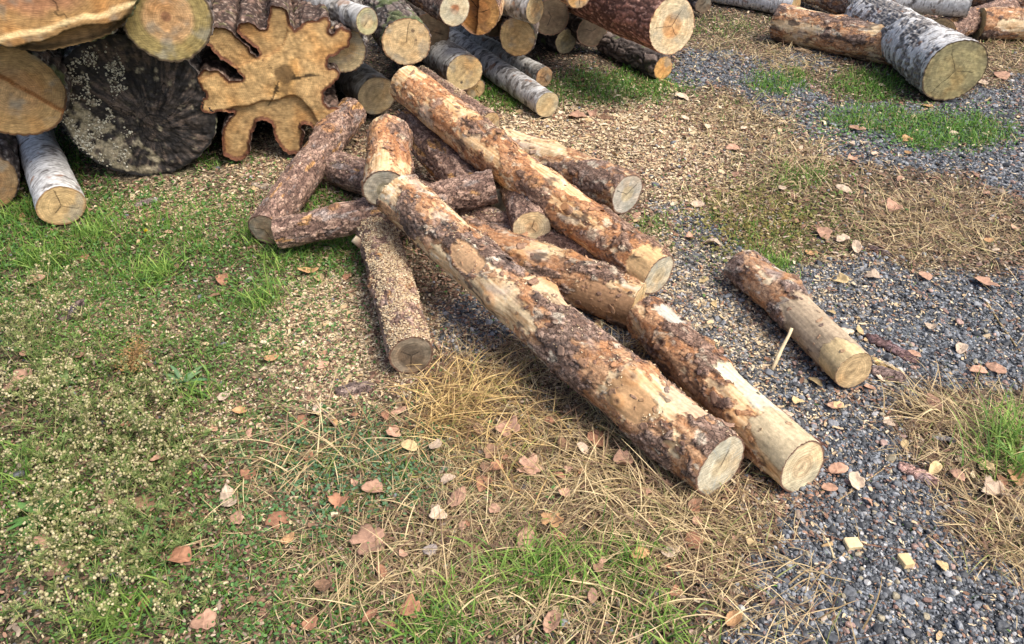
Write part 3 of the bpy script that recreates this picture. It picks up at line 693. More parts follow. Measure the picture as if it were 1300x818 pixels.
pile('thick_log', 577, 12, 20, (530, -15), 1.3, 'log end with a brown ringed heart at the top edge of the photo', Y=3.8, seed=32.2, res=.0045, kind='pine', prm=dict(scaly=.5, bare=.1),
     cut=dict(sap=(.60, .52, .34), heart=(.36, .17, .08), hr=.32, cracks=0, stain=.1, stainc=(.4, .38, .28)), bend=0)
pile('thick_log', 606, 18, 24, (600, -999), 1.0, 'torn orange log end behind the log with the brown heart', Y=4.05, seed=33.8, res=.006, kind='pine', prm=dict(scaly=.1, bare=.5),
     cut=dict(sap=(.50, .27, .09), heart=(.38, .18, .06), cracks=5, stain=.1, stainc=(.2, .1, .05)), bend=0, step=(.9, .2, .0, -.04, (.1, .05, .02))) if False else None
a = Q(607, 16, 4.05)
make_log('thick_log', a, a+A3(.1, 1, 0)*1.0, .115, .11, 'torn orange log end behind the log with the brown heart', 'log', 'pine', G_PILE, .006, 0, 33.8, dict(scaly=.1, bare=.5),
         dict(sap=(.50, .27, .09), heart=(.38, .18, .06), cracks=5, stain=.1, stainc=(.2, .1, .05)), step=(.9, .2, .0, -.04, (.1, .05, .02)))
pile('birch_log', 679, 13, 17, (620, -2), 1.2, 'grey birch log end at the top edge above the dim sawn end', Y=4.2, seed=34.9, kind='birch', res=.005, prm=dict(rough=.4, grey=.35),
     cut=dict(sap=(.60, .47, .26), heart=(.58, .40, .2), cracks=0, rim=(.3, .2, .1)), bend=0)
pile('thick_log', 656, 47, 23, (10, -999), 1.1, 'dim sawn log end deep in the shade under the grey birch end', Y=4.25, seed=35.5, res=.006,
     cut=dict(sap=(.45, .32, .15), heart=(.42, .3, .14), cracks=0), bend=0)
pile('thin_log', 718, 53, 15, (670, 30), 1.1, 'small pale oval log end in the shade left of the big red brown trunk', z=.08, seed=36.1, res=.005, prm=dict(pale=-.1),
     cut=dict(sap=(.50, .40, .22), heart=(.48, .38, .2), cracks=0), bend=0)
pile('birch_log', 590, 92, 24, (540, 55), 1.2, 'mottled birch log with a speckled face resting on the ground log behind the heap', z=.17, seed=37.3, kind='birch', res=.0042, prm=dict(rough=.6, grey=.25),
     cut=dict(sap=(.60, .45, .23), heart=(.55, .40, .2), cracks=0, stain=.05, spots=[(.2, -.5, .13, (.06, .05, .04))]), bend=0)
pile('thin_log', 604, 113, 12, (570, 85), .9, 'small log end peeping out under the mottled birch log', seed=38.2, res=.0045, prm=dict(pale=-.1), cut=dict(sap=(.46, .32, .16), heart=(.42, .3, .14)), bend=0)
pile('birch_log', 695, 133, 16.5, (606, 72), 1.35, 'slim white birch log lying on the green grass, nearest of the back row', seed=39.4, kind='birch', res=.004, prm=dict(rough=.4, grey=.12),
     cut=dict(sap=(.52, .42, .24), heart=(.50, .38, .2), cracks=0, rim=(.2, .15, .1)), bend=.004)
pile('birch_log', 691, 98, 12.5, (615, 58), 1.2, 'thin greyish log with a ragged end behind the slim white birch log', seed=40.7, kind='birch', res=.0045, prm=dict(rough=.5, grey=.3),
     cut=dict(sap=(.45, .28, .14), heart=(.35, .22, .12), cracks=4, rim=(.25, .1, .05)), bend=0)
pile('massive_log', 853, 33, 36, (745, -14), 1.9, 'massive red brown trunk with a cream end and orange heart, propped on a short log', Y=3.95, seed=41.9, kind='old', res=.006, rfar=1.25, prm=dict(pale=.02, moss=-.4, tint=(2.0, 1.25, 1.05), hs=.35),
     cut=dict(sap=(.66, .54, .34), heart=(.60, .36, .17), hr=.42, rim=(.35, .16, .08), cracks=4, rimw=.03, rings=.7), bend=0, flakes=160)
pile('thin_log', 842, 87, 14.5, (760, 50), .6, 'short log with a bright orange end propping up the massive trunk', seed=42.4, res=.0045, prm=dict(pale=-.2),
     cut=dict(sap=(.60, .33, .11), heart=(.55, .28, .09), hr=.4, cracks=0), bend=0)
a = Q(735, -6, 4.0)
make_log('thin_log', a, a+A3(-.6, 1, .1)*.9, .07, .07, 'orange wedge shaped log end hanging from the top edge left of the massive trunk', 'log', 'pine', G_PILE, .006, 0, 43.3, dict(scaly=.4), dict(sap=(.60, .36, .14), heart=(.55, .3, .1)))
a = P(893, 6, .09)
make_log('thin_log', a, a+A3(-.25, 1, 0)*.9, .06, .06, 'dark stub behind the massive trunk at the top edge', 'log', 'old', G_PILE, .006, 0, 44.3, dict(pale=-.1), dict(sap=(.2, .15, .1), heart=(.16, .12, .08)))

for (px_, py_, Y_, r_, sd_, lb_) in ((548, 40, 4.35, .10, 61.2, 'dark log end deep in the shade between the cream end and the mottled birch'), (700, 22, 4.55, .11, 62.2, 'dark log end deep in the shade right of the grey birch end'), (752, 40, 4.9, .10, 63.1, 'dark log end in the shade under the massive trunk'), (630, 20, 4.6, .12, 64.3, 'dark log end in the shade behind the torn orange end')):  # logs added to fill the gaps, wood coloured dark to stand for shade
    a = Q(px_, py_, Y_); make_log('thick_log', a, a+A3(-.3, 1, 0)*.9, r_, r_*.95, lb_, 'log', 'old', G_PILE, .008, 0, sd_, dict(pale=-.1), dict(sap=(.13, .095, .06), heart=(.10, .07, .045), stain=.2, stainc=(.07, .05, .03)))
# right hand group
G_R = 'logs lying at the top right corner'
pile('large_birch', 1213, 90, 40, (1065, -4), 1.15, 'thick white birch trunk with a grey green sawn end, at the top right', seed=51.2, kind='birch', res=.0048, rfar=.8, group=G_R, prm=dict(rough=.72, hs=1.6),
     cut=dict(sap=(.27, .23, .12), heart=(.36, .30, .15), hr=.7, rim=(.09, .06, .035), rimw=.05, cracks=3, stain=.1, stainc=(.45, .38, .18), staina=.5, rings=.6, blue=0), bend=0, flakes=90)
a, b = P(988, 28, .12), P(1150, 62, .12)
make_log('pine_log', a, b, .115, .11, 'brown and black streaked pine log lying left of the thick white birch trunk', 'log', 'pine', G_R, .0045, .01, 52.2, dict(bare=.2, scaly=.3, dark=.16), TANCUT, flakes=100, knots=3)
a, b = P(1243, 30, .10), P(1400, 36, .10)
make_log('pine_log', a, b, .10, .10, 'orange brown log with a greenish end at the right edge behind the birch trunk', 'log', 'pine', G_R, .005, .01, 53.6, dict(bare=.15, scaly=.3, dark=.10), dict(sap=(.42, .36, .2), heart=(.4, .33, .17), cracks=0), flakes=60)
a, b = P(1232, 4, .27), P(1080, -8, .25)
make_log('birch_log', a, b, .095, .09, 'white birch log lying across behind the thick birch trunk at the top edge', 'log', 'birch', G_R, .005, 0, 54.6, dict(rough=.1), dict(sap=(.4, .3, .15)))
a, b = P(1010, 8, .08), P(890, -14, .08)
make_log('birch_log', a, b, .085, .08, 'white birch log at the top edge above the gravel', 'log', 'birch', G_R, .005, 0, 55.6, dict(rough=.1), dict(sap=(.4, .3, .15)))
a, b = P(1196, 40, .09), P(1330, -5, .10)
make_log('pine_log', a, b, .09, .09, 'pinkish log squeezed between the birch trunk and the orange log', 'log', 'red', G_R, .005, 0, 56.6, dict(orange=.05), TANCUT)
a, b = P(1100, 12, .12), P(1020, -16, .12)
make_log('pine_log', a, b, .09, .09, 'ragged brown log behind the streaked pine log', 'log', 'pine', G_R, .005, 0, 57.6, dict(bare=.2, scaly=.5, dark=.1), TANCUT, flakes=60)
a, b = P(1330, 8, .15), P(1180, -22, .15)
make_log('pine_log', a, b, .09, .09, 'reddish log behind the others in the top right corner', 'log', 'pine', G_R, .006, 0, 58.6, dict(bare=.2, scaly=.4), TANCUT)

# ------------------------------------------------------------------ scatter
def in_logs(x, y, marg=0.0):
    bad = np.zeros(len(x), bool)
    for (n, a, b, r0, r1) in LOGS:
        if min(a[2]-r0, b[2]-r1) > .12: continue
        d = b[:2]-a[:2]; L2 = d@d
        t = ((x-a[0])*d[0]+(y-a[1])*d[1])/L2; tc = np.clip(t, 0, 1)
        dist = np.hypot(x-a[0]-d[0]*tc, y-a[1]-d[1]*tc)
        zb = a[2]+(b[2]-a[2])*tc-(r0+(r1-r0)*tc)
        bad |= (dist < (r0*.55+marg)) & (zb < .03) & (t > -.02) & (t < 1.02)
    return bad
def near_logs(x, y):
    s = np.zeros(len(x))
    for (n, a, b, r0, r1) in LOGS[:14]:
        d = b[:2]-a[:2]; t = np.clip(((x-a[0])*d[0]+(y-a[1])*d[1])/(d@d), 0, 1); dist = np.hypot(x-a[0]-d[0]*t, y-a[1]-d[1]*t)-r0
        s = np.maximum(s, np.exp(-np.clip(dist, 0, 1)/.035))
    return s
def scatter(n, key_fn, lod=1.0, ymax=6.7):
    """n candidate points on the ground in the area the photo covers (plus a margin), kept with probability key_fn"""
    yt = np.linspace(.55, ymax, 400); wt = (.72*yt+.5)/(np.maximum(yt, 1.3)/1.3)**lod
    cdf = np.cumsum(wt); cdf /= cdf[-1]; y = np.interp(RS.rand(n), cdf, yt)
    x = RS.uniform(-1, 1, n)*(.72*y+.5)
    js = RS.normal(0, .035, (2, n))*np.abs(RS.normal(0, 1, n)); Z = lookup(x+js[0], y+js[1]); d = key_fn(Z, x, y)
    k = (RS.rand(len(x)) < d) & ~in_logs(x, y)
    x, y = x[k], y[k]
    return x, y, lookup(x, y)['h'], {a: b[k] for a, b in Z.items()}

def rot_frames(n, tilt=1.0):
    az = RS.uniform(0, 2*PI, n); inc = RS.normal(0, tilt, n); roll = RS.uniform(0, 2*PI, n)
    ca, sa = np.cos(az), np.sin(az); ci, si = np.cos(inc), np.sin(inc)
    Z = np.stack([si*ca, si*sa, ci], 1)
    X = np.stack([np.cos(roll), np.sin(roll), np.zeros(n)], 1); X -= Z*(X*Z).sum(1)[:, None]; X /= np.linalg.norm(X, axis=1)[:, None]+1e-9
    return np.stack([X, np.cross(Z, X), Z], 2)       # columns
def stamp(tmpls, faces, pos, Rf, scale, col, name, m, smooth=False, colv=None):
    """tmpls (k, nv, 3) templates, one chosen per instance."""
    n = len(pos); k = RS.randint(len(tmpls), size=n)
    V = tmpls[k]*scale[:, None, :] if scale.ndim == 2 else tmpls[k]*scale[:, None, None]
    V = np.einsum('nij,nvj->nvi', Rf, V)+pos[:, None]
    nv = tmpls.shape[1]
    Fs = (faces[None]+(np.arange(n)*nv)[:, None, None]).reshape(-1, faces.shape[1])
    C = np.repeat(col, nv, axis=0)
    if colv is not None: C = C*np.tile(colv, n)[:, None]
    return V.reshape(-1, 3), Fs, C

import bmesh
def ico(sub):
    bm = bmesh.new(); bmesh.ops.create_icosphere(bm, subdivisions=sub, radius=1); V = np.array([v.co[:] for v in bm.verts]); Fc = np.array([[v.index for v in f.verts] for f in bm.faces]); bm.free(); return V, Fc
def stones_t(sub, k):
    V, Fc = ico(sub); out = []
    for i in range(k):
        W = V.copy()
        for j in range(9):                          # chop with random planes to get faceted stones
            n = RS.normal(size=3); n /= np.linalg.norm(n); d = RS.uniform(.55, .9); s = W@n
            W = W-np.outer(np.maximum(s-d, 0), n)
        W *= A3(1, RS.uniform(.65, .95), RS.uniform(.45, .75)); out.append(W)
    return np.array(out), Fc
def stone_cols(n):
    t = RS.rand(n); u = RS.rand(n)
    c = mix(A3(.042, .045, .049), A3(.29, .30, .312), t**2.)
    c = np.where((u < .07)[:, None], mix(A3(.3, .3, .3), A3(.5, .48, .45), t), c)
    c = np.where(((u > .10) & (u < .18))[:, None], mix(A3(.22, .13, .10), A3(.4, .27, .22), t), c)
    c = np.where(((u > .16) & (u < .22))[:, None], A3(.28, .24, .16)*(.7+.6*t[:, None]), c)
    return c
def gravel():
    gd = lambda Z, x, y: np.clip(Z['gravel']*(.88+1.6*Z['n'])*(1-.45*np.clip(Z['saw'], 0, 1))+.04*(x > -.2)+.02, 0, 1)*(1-.6*np.clip(Z['green'], 0, 1))
    Vs = []; Fs = []; Cs = []; base = 0
    for (n, sub, s0, s1, k) in ((230000, 2, .0030, .0072, 14), (26000, 2, .007, .0125, 14), (2500, 2, .011, .019, 14), (230000, 1, .0014, .0035, 10)):
        T, Fc = stones_t(sub, k)
        x, y, z, Z = scatter(n, gd, 1.0)
        m = len(x); s = s0+(s1-s0)*RS.rand(m)**1.6
        s *= np.clip(y/2.6, 1, 1.2)
        V, F_, C = stamp(T, Fc, np.stack([x, y, z+s*.25], 1), rot_frames(m, .35), s, stone_cols(m), '', None)
        Vs.append(V); Fs.append(F_+base); Cs.append(C); base += len(V); print('stones', m)
    o = mesh_obj('gravel', np.concatenate(Vs), [np.concatenate(Fs)], np.concatenate(Cs), M_stone, smooth=False)
    tag(o, 'dark blue grey crushed stone spread beside the log heap', 'gravel', kind='stuff')
gravel()

def chips():
    # thin bent splinters
    g = []
    for i in range(12):
        w = RS.uniform(.25, .6); b = RS.uniform(-.25, .35)
        g.append([[-1, -w, 0], [0, -w*RS.uniform(.7, 1.2), b], [1, -w*RS.uniform(.2, 1), 0], [-1, w*RS.uniform(.3, 1), .05], [0, w, b], [1, w*RS.uniform(.2, 1), 0]])
    T = np.array(g); Fc = np.array([[0, 1, 4, 3], [1, 2, 5, 4]])
    def cols(n):
        t = RS.rand(n); c = mix(A3(.48, .33, .17), A3(.74, .62, .42), t); u = RS.rand(n)
        return np.where((u < .18)[:, None], mix(A3(.16, .09, .06), A3(.36, .2, .12), t), c)
    x, y, z, Z = scatter(650000, lambda Z, x, y: np.clip(Z['saw']*.9*(1-.35*Z['gravel'])+.05, 0, 1)*np.clip(.7+Z['n']*1.6, .15, 1), 1.0)
    n = len(x); s = (.0016+.0055*RS.rand(n)**1.8)*np.clip(y/2.4, 1, 1.6); s = np.where(RS.rand(n) < .04, s*2, s)
    pos = np.stack([x, y, z+.004+s*.3], 1)
    parts = [stamp(T, Fc, pos, rot_frames(n, .45), s, cols(n), '', None)]
    for (W, Wn, saw, nm) in SURF:
        if saw <= 0: continue
        k = np.where(Wn[:, 2] > .45)[0]; q = RS.choice(k, int(9000*saw)); w = W[q]
        d = fbm(w*13+4, 4)+fbm(w*50, 2)*.4
        q = q[(d > .30-.33*min(saw, 1.3)) & (RS.rand(len(q)) < .9)]; w = W[q]
        n = len(q); s = RS.uniform(.0012, .0042, n)
        parts.append(stamp(T, Fc, w+A3(0, 0, .0025)+RS.normal(0, .002, (n, 3))*A3(1, 1, .4), rot_frames(n, .5), s, cols(n), '', None))
    Vs, Fs, Cs, base = [], [], [], 0
    for V, F_, C in parts:
        Vs.append(V); Fs.append(F_+base); Cs.append(C); base += len(V)
    print('chips', base//6)
    o = mesh_obj('sawdust', np.concatenate(Vs), [np.concatenate(Fs)], np.concatenate(Cs), M_chip, smooth=False)
    tag(o, 'pale sawdust and wood chips strewn over the soil and the logs', 'sawdust', kind='stuff')
chips()

def ribbons(x, y, z, L, W, az, lean, curl, col, seg=4, droop=None, z0=None):
    """curved tapering blades; lean = angle from vertical at the root, curl adds along the length"""
    n = len(x); V = np.zeros((n, (seg+1)*2, 3)); p = np.stack([x, y, z], 1).astype(float)
    sideaz = az+PI/2+RS.normal(0, .35, n); side = np.stack([np.cos(sideaz), np.sin(sideaz), RS.normal(0, .25, n)], 1)
    wob = RS.normal(0, .25, n)
    for s in range(seg+1):
        t = s/seg; w = W*(1-t**2*.92)*.5
        V[:, 2*s] = p-side*w[:, None]; V[:, 2*s+1] = p+side*w[:, None]
        a = lean+curl*t; aa = az+wob*t
        p = p+np.stack([np.sin(a)*np.cos(aa), np.sin(a)*np.sin(aa), np.cos(a)], 1)*(L/seg)[:, None]
        p[:, 2] = np.maximum(p[:, 2], z+.001+.002*((np.arange(n) % 7)/7))
    Fc = np.array([[2*s, 2*s+1, 2*s+3, 2*s+2] for s in range(seg)])
    Fs = (Fc[None]+(np.arange(n)*(seg+1)*2)[:, None, None]).reshape(-1, 4)
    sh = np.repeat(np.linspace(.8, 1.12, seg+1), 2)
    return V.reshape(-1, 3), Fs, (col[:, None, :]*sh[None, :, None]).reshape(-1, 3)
def join(parts, name, m, label, cat, **kw):
    Vs, Fs, Cs, base = [], [], [], 0
    for V, F_, C in parts:
        Vs.append(V); Fs.append(F_+base); Cs.append(C); base += len(V)
    o = mesh_obj(name, np.concatenate(Vs), [np.concatenate(Fs)], np.concatenate(Cs), m, smooth=kw.get('smooth', True))
    return tag(o, label, cat, kind='stuff')

def green():
    parts = []
    x, y, z, Z = scatter(420000, lambda Z, x, y: np.clip(sstep(.22, 1., Z['green'])+.02, 0, 1)*(1-.75*Z['gravel']*(Z['green'] < .7)), 1.0)
    n = len(x); print('green', n)
    L = RS.uniform(.012, .040, n)*np.clip(.6+Z['green']*.6, .6, 1.3)*np.clip(y/2.2, 1, 1.25); W = RS.uniform(.0016, .0034, n)*np.clip(y/2.2, .9, 1.7)
    t = RS.rand(n); c = mix(A3(.06, .16, .02), A3(.20, .38, .055), t); c = np.where((RS.rand(n) < .12)[:, None], A3(.36, .32, .13)*(.7+.5*t[:, None]), c)
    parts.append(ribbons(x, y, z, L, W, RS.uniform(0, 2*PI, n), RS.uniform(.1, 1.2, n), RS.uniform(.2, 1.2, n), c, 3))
    # longer tufts
    for (px, py, k, l) in ((1285, 560, 160, .16), (1270, 590, 90, .13), (335, 385, 130, .11), (700, 722, 160, .10), (650, 716, 120, .09), (980, 335, 120, .07), (820, 287, 40, .05), (200, 350, 200, .09), (60, 330, 200, .10), (120, 300, 180, .09), (30, 270, 150, .10), (400, 305, 200, .08), (455, 300, 120, .07), (350, 330, 130, .08), (330, 300, 120, .07), (30, 600, 70, .12), (790, 718, 120, .10), (250, 500, 70, .07), (560, 790, 160, .09), (850, 800, 120, .09), (150, 780, 200, .09)):
        q = P(px, py); xx = q[0]+RS.normal(0, .045, k); yy = q[1]+RS.normal(0, .045, k); t = RS.rand(k)
        kk = ~in_logs(xx, yy); xx, yy, t = xx[kk], yy[kk], t[kk]; k = len(xx)
        parts.append(ribbons(xx, yy, gh(xx, yy), l*RS.uniform(.4, 1.15, k), RS.uniform(.002, .0055, k), RS.uniform(0, 2*PI, k), RS.uniform(.1, .9, k), RS.uniform(.3, 1.5, k), mix(A3(.08, .20, .03), A3(.34, .48, .10), t), 5))
    join(parts, 'green_grass', M_grass, 'short green grass growing in patches round the logs', 'grass')
green()

def dry():
    parts = []
    def sc(n):
        t = RS.rand(n); u = RS.rand(n); c = mix(A3(.28, .19, .085), A3(.74, .58, .32), t)
        c = np.where((u < .28)[:, None], A3(.17, .105, .065)*(.6+.9*t[:, None]), c); return np.where((u > .93)[:, None], A3(.26, .27, .09), c)
    x, y, z, Z = scatter(150000, lambda Z, x, y: np.clip(sstep(.12, 1., Z['dry'])*.9+.05, 0, 1)*(1-.8*Z['gravel']*(Z['dry'] < .8)), 1.0)
    n = len(x); print('dry', n)
    L = RS.uniform(.02, .10, n)*np.clip(.5+Z['dry']*.6, .5, 1.2); W = RS.uniform(.0011, .0028, n)*np.clip(y/2, .9, 1.7)
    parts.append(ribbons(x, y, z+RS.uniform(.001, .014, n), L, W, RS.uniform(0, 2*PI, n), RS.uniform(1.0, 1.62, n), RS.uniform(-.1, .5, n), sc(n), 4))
    # long stalks lying in tussocks, some with a common sweep
    for (px, py, k, l, s_, az) in ((585, 505, 420, .17, .07, .3), (560, 530, 160, .14, .05, 1.2), (640, 560, 260, .16, .10, .2), (760, 610, 260, .16, .12, 2.8), (700, 650, 260, .14, .12, .5), (850, 650, 260, .18, .08, 2.6), (900, 700, 200, .18, .08, 2.9), (560, 700, 220, .14, .12, .5),
                                (1250, 540, 260, .14, .08, 2.5), (1190, 520, 150, .16, .05, 2.4), (1280, 680, 240, .14, .08, 2.), (1200, 290, 260, .12, .18, 2.), (1120, 270, 260, .1, .18, 2.5), (790, 450, 160, .12, .05, 0), (350, 600, 120, .14, .10, .2), (940, 250, 140, .1, .12, 1.), (1000, 200, 160, .1, .14, 1.), (760, 780, 300, .14, .15, .5), (1000, 800, 120, .14, .10, .5), (420, 560, 80, .25, .08, 2.9), (500, 740, 160, .14, .1, 1), (900, 60, 120, .12, .14, 1), (1000, 80, 150, .12, .14, 2.5)):
        q = P(px, py); xx = q[0]+RS.normal(0, s_, k); yy = q[1]+RS.normal(0, s_, k); kk = ~in_logs(xx, yy, .01); xx, yy = xx[kk], yy[kk]; k = len(xx)
        a = az+RS.normal(0, .9, k); a = np.where(RS.rand(k) < .25, a+PI, a)
        parts.append(ribbons(xx, yy, gh(xx, yy)+RS.uniform(0, .015, k), l*RS.uniform(.35, 1.1, k), RS.uniform(.0016, .0040, k), a, RS.uniform(.8, 1.55, k), RS.uniform(.1, 1.4, k), sc(k)*(A3(1.2, 1.1, .85) if (px < 660 and py < 570 and px > 500) else 1.1), 7))
    join(parts, 'dry_grass', M_straw, 'yellow dried grass stalks matted over the soil', 'dry grass')
dry()

def leaflets(n):
    a = np.linspace(0, 2*PI, 7)[:-1]
    V = np.concatenate([[[0, 0, .12]], np.stack([np.cos(a), np.sin(a)*.62, .0*a], 1)])
    Fc = np.array([[0, i+1, (i+1) % 6+1] for i in range(6)])
    return V[None], Fc
def clover():
    T, Fc = leaflets(1)
    parts = []
    B = [(200, 430, 230, 110, .7), (220, 620, 260, 120, .7), (460, 590, 110, 60, 1), (200, 285, 180, 60, .45), (450, 600, 110, 55, 1), (400, 655, 60, 45, .8), (380, 570, 60, 28, .8), (60, 360, 170, 60, .55), (250, 490, 110, 50, .5), (330, 470, 60, 50, .4), (640, 640, 60, 30, .2), (200, 330, 150, 50, .35), (120, 500, 150, 70, .45), (350, 720, 90, 30, .5), (300, 790, 300, 50, .4), (960, 285, 90, 48, .8), (-150, 500, 150, 200, .4), (400, 320, 80, 40, .4), (780, 112, 80, 20, .4), (1150, 160, 110, 30, .5)]
    def key(Z, x, y):
        px, py = proj(x, y); return np.clip(blobs(px, py, B)*(.7+Z['n']*1.6), 0, 1)
    x, y, z, Z = scatter(330000, key, 1.0)
    n = len(x); print('clover', n)
    px, py = proj(x, y)
    olive = blobs(px, py, [(960, 285, 110, 60, 1), (140, 530, 200, 100, .35)])
    t = RS.rand(n); c = mix(A3(.055, .15, .04), A3(.18, .33, .095), t); c = mix(c, mix(A3(.14, .12, .03), A3(.34, .27, .08), t), np.clip(olive, 0, 1))
    s = RS.uniform(.0022, .0080, n)*np.clip(y/2.2, .9, 1.4); c = mix(c, mix(A3(.05, .13, .06), A3(.17, .30, .16), t), np.clip(blobs(px, py, [(450, 600, 130, 70, 1)]), 0, 1))
    V, F_, C = stamp(T, Fc, np.stack([x, y, z+RS.uniform(.002, .022, n)], 1), rot_frames(n, .5), s, c, '', None)
    join([(V, F_, C)], 'clover', M_grass, 'small leaved clover and moss creeping between the grass', 'ground cover')
clover()

def litter():
    # bits of dead leaf, bark crumbs and twig fragments
    T, Fc = leaflets(1); parts = []
    x, y, z, Z = scatter(240000, lambda Z, x, y: np.clip(.38-.34*Z['gravel']+.25*Z['dry']+.2*(Z['moss'])+.6*near_logs(x, y), 0, 1), 1.0)
    n = len(x); t = RS.rand(n); u = RS.rand(n)
    c = mix(A3(.09, .05, .035), A3(.36, .21, .14), t); c = np.where((u < .2)[:, None], A3(.45, .35, .26)*(.7+.5*t[:, None]), c)
    s = RS.uniform(.002, .009, n)*np.clip(y/2.2, .9, 1.4); s = np.where(RS.rand(n) < .03, s*1.8, s)
    V, F_, C = stamp(T*A3(1, .8, 1), Fc, np.stack([x, y, z+RS.uniform(.001, .010, n)], 1), rot_frames(n, .4), s, c, '', None)
    join([(V, F_, C)], 'leaf_litter', M_leaf, 'crumbs of dead leaves and bark on the soil', 'litter', smooth=False)
litter()

def tube(pts, r, seg=6, taper=1., name=None, col=A3(.3, .2, .1), jitter=0):
    pts = np.asarray(pts, float); n = len(pts); V = []
    for i in range(n):
        d = pts[min(i+1, n-1)]-pts[max(i-1, 0)]; d /= np.linalg.norm(d)+1e-9
        u = np.cross(d, A3(.1, .2, 1)); u /= np.linalg.norm(u)+1e-9; v = np.cross(d, u); rr = r*(1+(taper-1)*i/(n-1))*(1+RS.uniform(-jitter, jitter))
        for k in range(seg):
            a = 2*PI*k/seg; V.append(pts[i]+(u*math.cos(a)+v*math.sin(a))*rr)
    V.append(pts[0]); V.append(pts[-1]); V = np.array(V)
    F4 = np.array([[i*seg+k, i*seg+(k+1) % seg, (i+1)*seg+(k+1) % seg, (i+1)*seg+k] for i in range(n-1) for k in range(seg)])
    F3 = np.array([[n*seg, (k+1) % seg, k] for k in range(seg)]+[[n*seg+1, (n-1)*seg+k, (n-1)*seg+(k+1) % seg] for k in range(seg)])
    return V, F4, F3
def weeds():
    """tangle of seeding weeds with cream tufts, lower left"""
    parts = []; dots = []; dc = []
    O, Of = ico(1)
    spots = []
    for (px, py, rx, ry, k) in ((140, 555, 110, 75, 72), (60, 560, 70, 90, 60), (210, 600, 60, 50, 26), (40, 440, 45, 70, 50), (130, 690, 120, 40, 60), (210, 690, 40, 40, 12), (100, 790, 160, 30, 30), (70, 370, 20, 20, 6), (-80, 600, 60, 120, 30)):
        for _ in range(k): spots.append((px+RS.normal(0, rx*.55), py+RS.normal(0, ry*.55)))
    for (px, py) in spots:
        q = P(px, py); b = A3(q[0], q[1], gh1(q[0], q[1])); az = RS.uniform(0, 2*PI); ln = RS.uniform(.3, 1.25); L = RS.uniform(.06, .19); n = 5
        pts = [b+A3(math.cos(az)*math.sin(ln)*t*L, math.sin(az)*math.sin(ln)*t*L, math.cos(ln)*t*L) for t in np.linspace(0, 1, n)]
        gc = mix(A3(.16, .24, .06), A3(.42, .36, .17), np.array([RS.rand()]))[0]
        V, F4, F3 = tube(pts, .0016, 3, .6); parts.append((V, F4, np.tile(gc, (len(V), 1))))
        nb = RS.randint(4, 9); flower = fbm(np.array([[b[0]*5, b[1]*5, 0.]]), 2)[0] > -.12
        for _ in range(nb):
            t = RS.uniform(.25, 1); o = b+(pts[-1]-b)*t; dv = RS.normal(0, 1, 3); dv[2] = abs(dv[2])*.8; dv /= np.linalg.norm(dv); l2 = RS.uniform(.012, .04)
            e = o+dv*l2; V, F4, F3 = tube([o, (o+e)/2+A3(0, 0, .002), e], .0007, 3, .7); parts.append((V, F4, np.tile(gc, (len(V), 1))))
            if flower:
                for _ in range(RS.randint(3, 8)): dots.append(e+RS.normal(0, .0042, 3)); dc.append(mix(A3(.24, .24, .08), A3(.62, .53, .32), np.array([RS.rand()]))[0])
            m = 6; a = RS.uniform(0, 2*PI, m)
            parts.append(ribbons(np.full(m, o[0]), np.full(m, o[1]), np.full(m, o[2]), RS.uniform(.008, .022, m), RS.uniform(.0015, .003, m), a, RS.uniform(.4, 1.3, m), RS.uniform(0, .8, m), np.tile(mix(A3(.12, .22, .05), A3(.32, .34, .12), np.array([RS.rand()]))[0], (m, 1)), 2))
    dots = np.array(dots); dc = np.array(dc); n = len(dots); dots[:, 2] = np.maximum(dots[:, 2], .004)
    print('dots', n)
    V, F_, C = stamp(O[None]*A3(1, 1, 1.3), Of, dots, rot_frames(n, .8), (.0013+.0032*RS.rand(n)**1.5), dc, '', None)
    V2, F2, C2 = [], [], []; base = 0
    for a, b, c in parts: V2.append(a); F2.append(b+base); C2.append(c); base += len(a)
    Vq = np.concatenate(V2+[V]); o = mesh_obj('flowering_weeds', Vq, [np.concatenate(F2), F_+base], np.concatenate(C2+[C]), M_straw)
    tag(o, 'tangle of seeding weeds with tiny cream tufts', 'weeds', kind='stuff')
weeds()
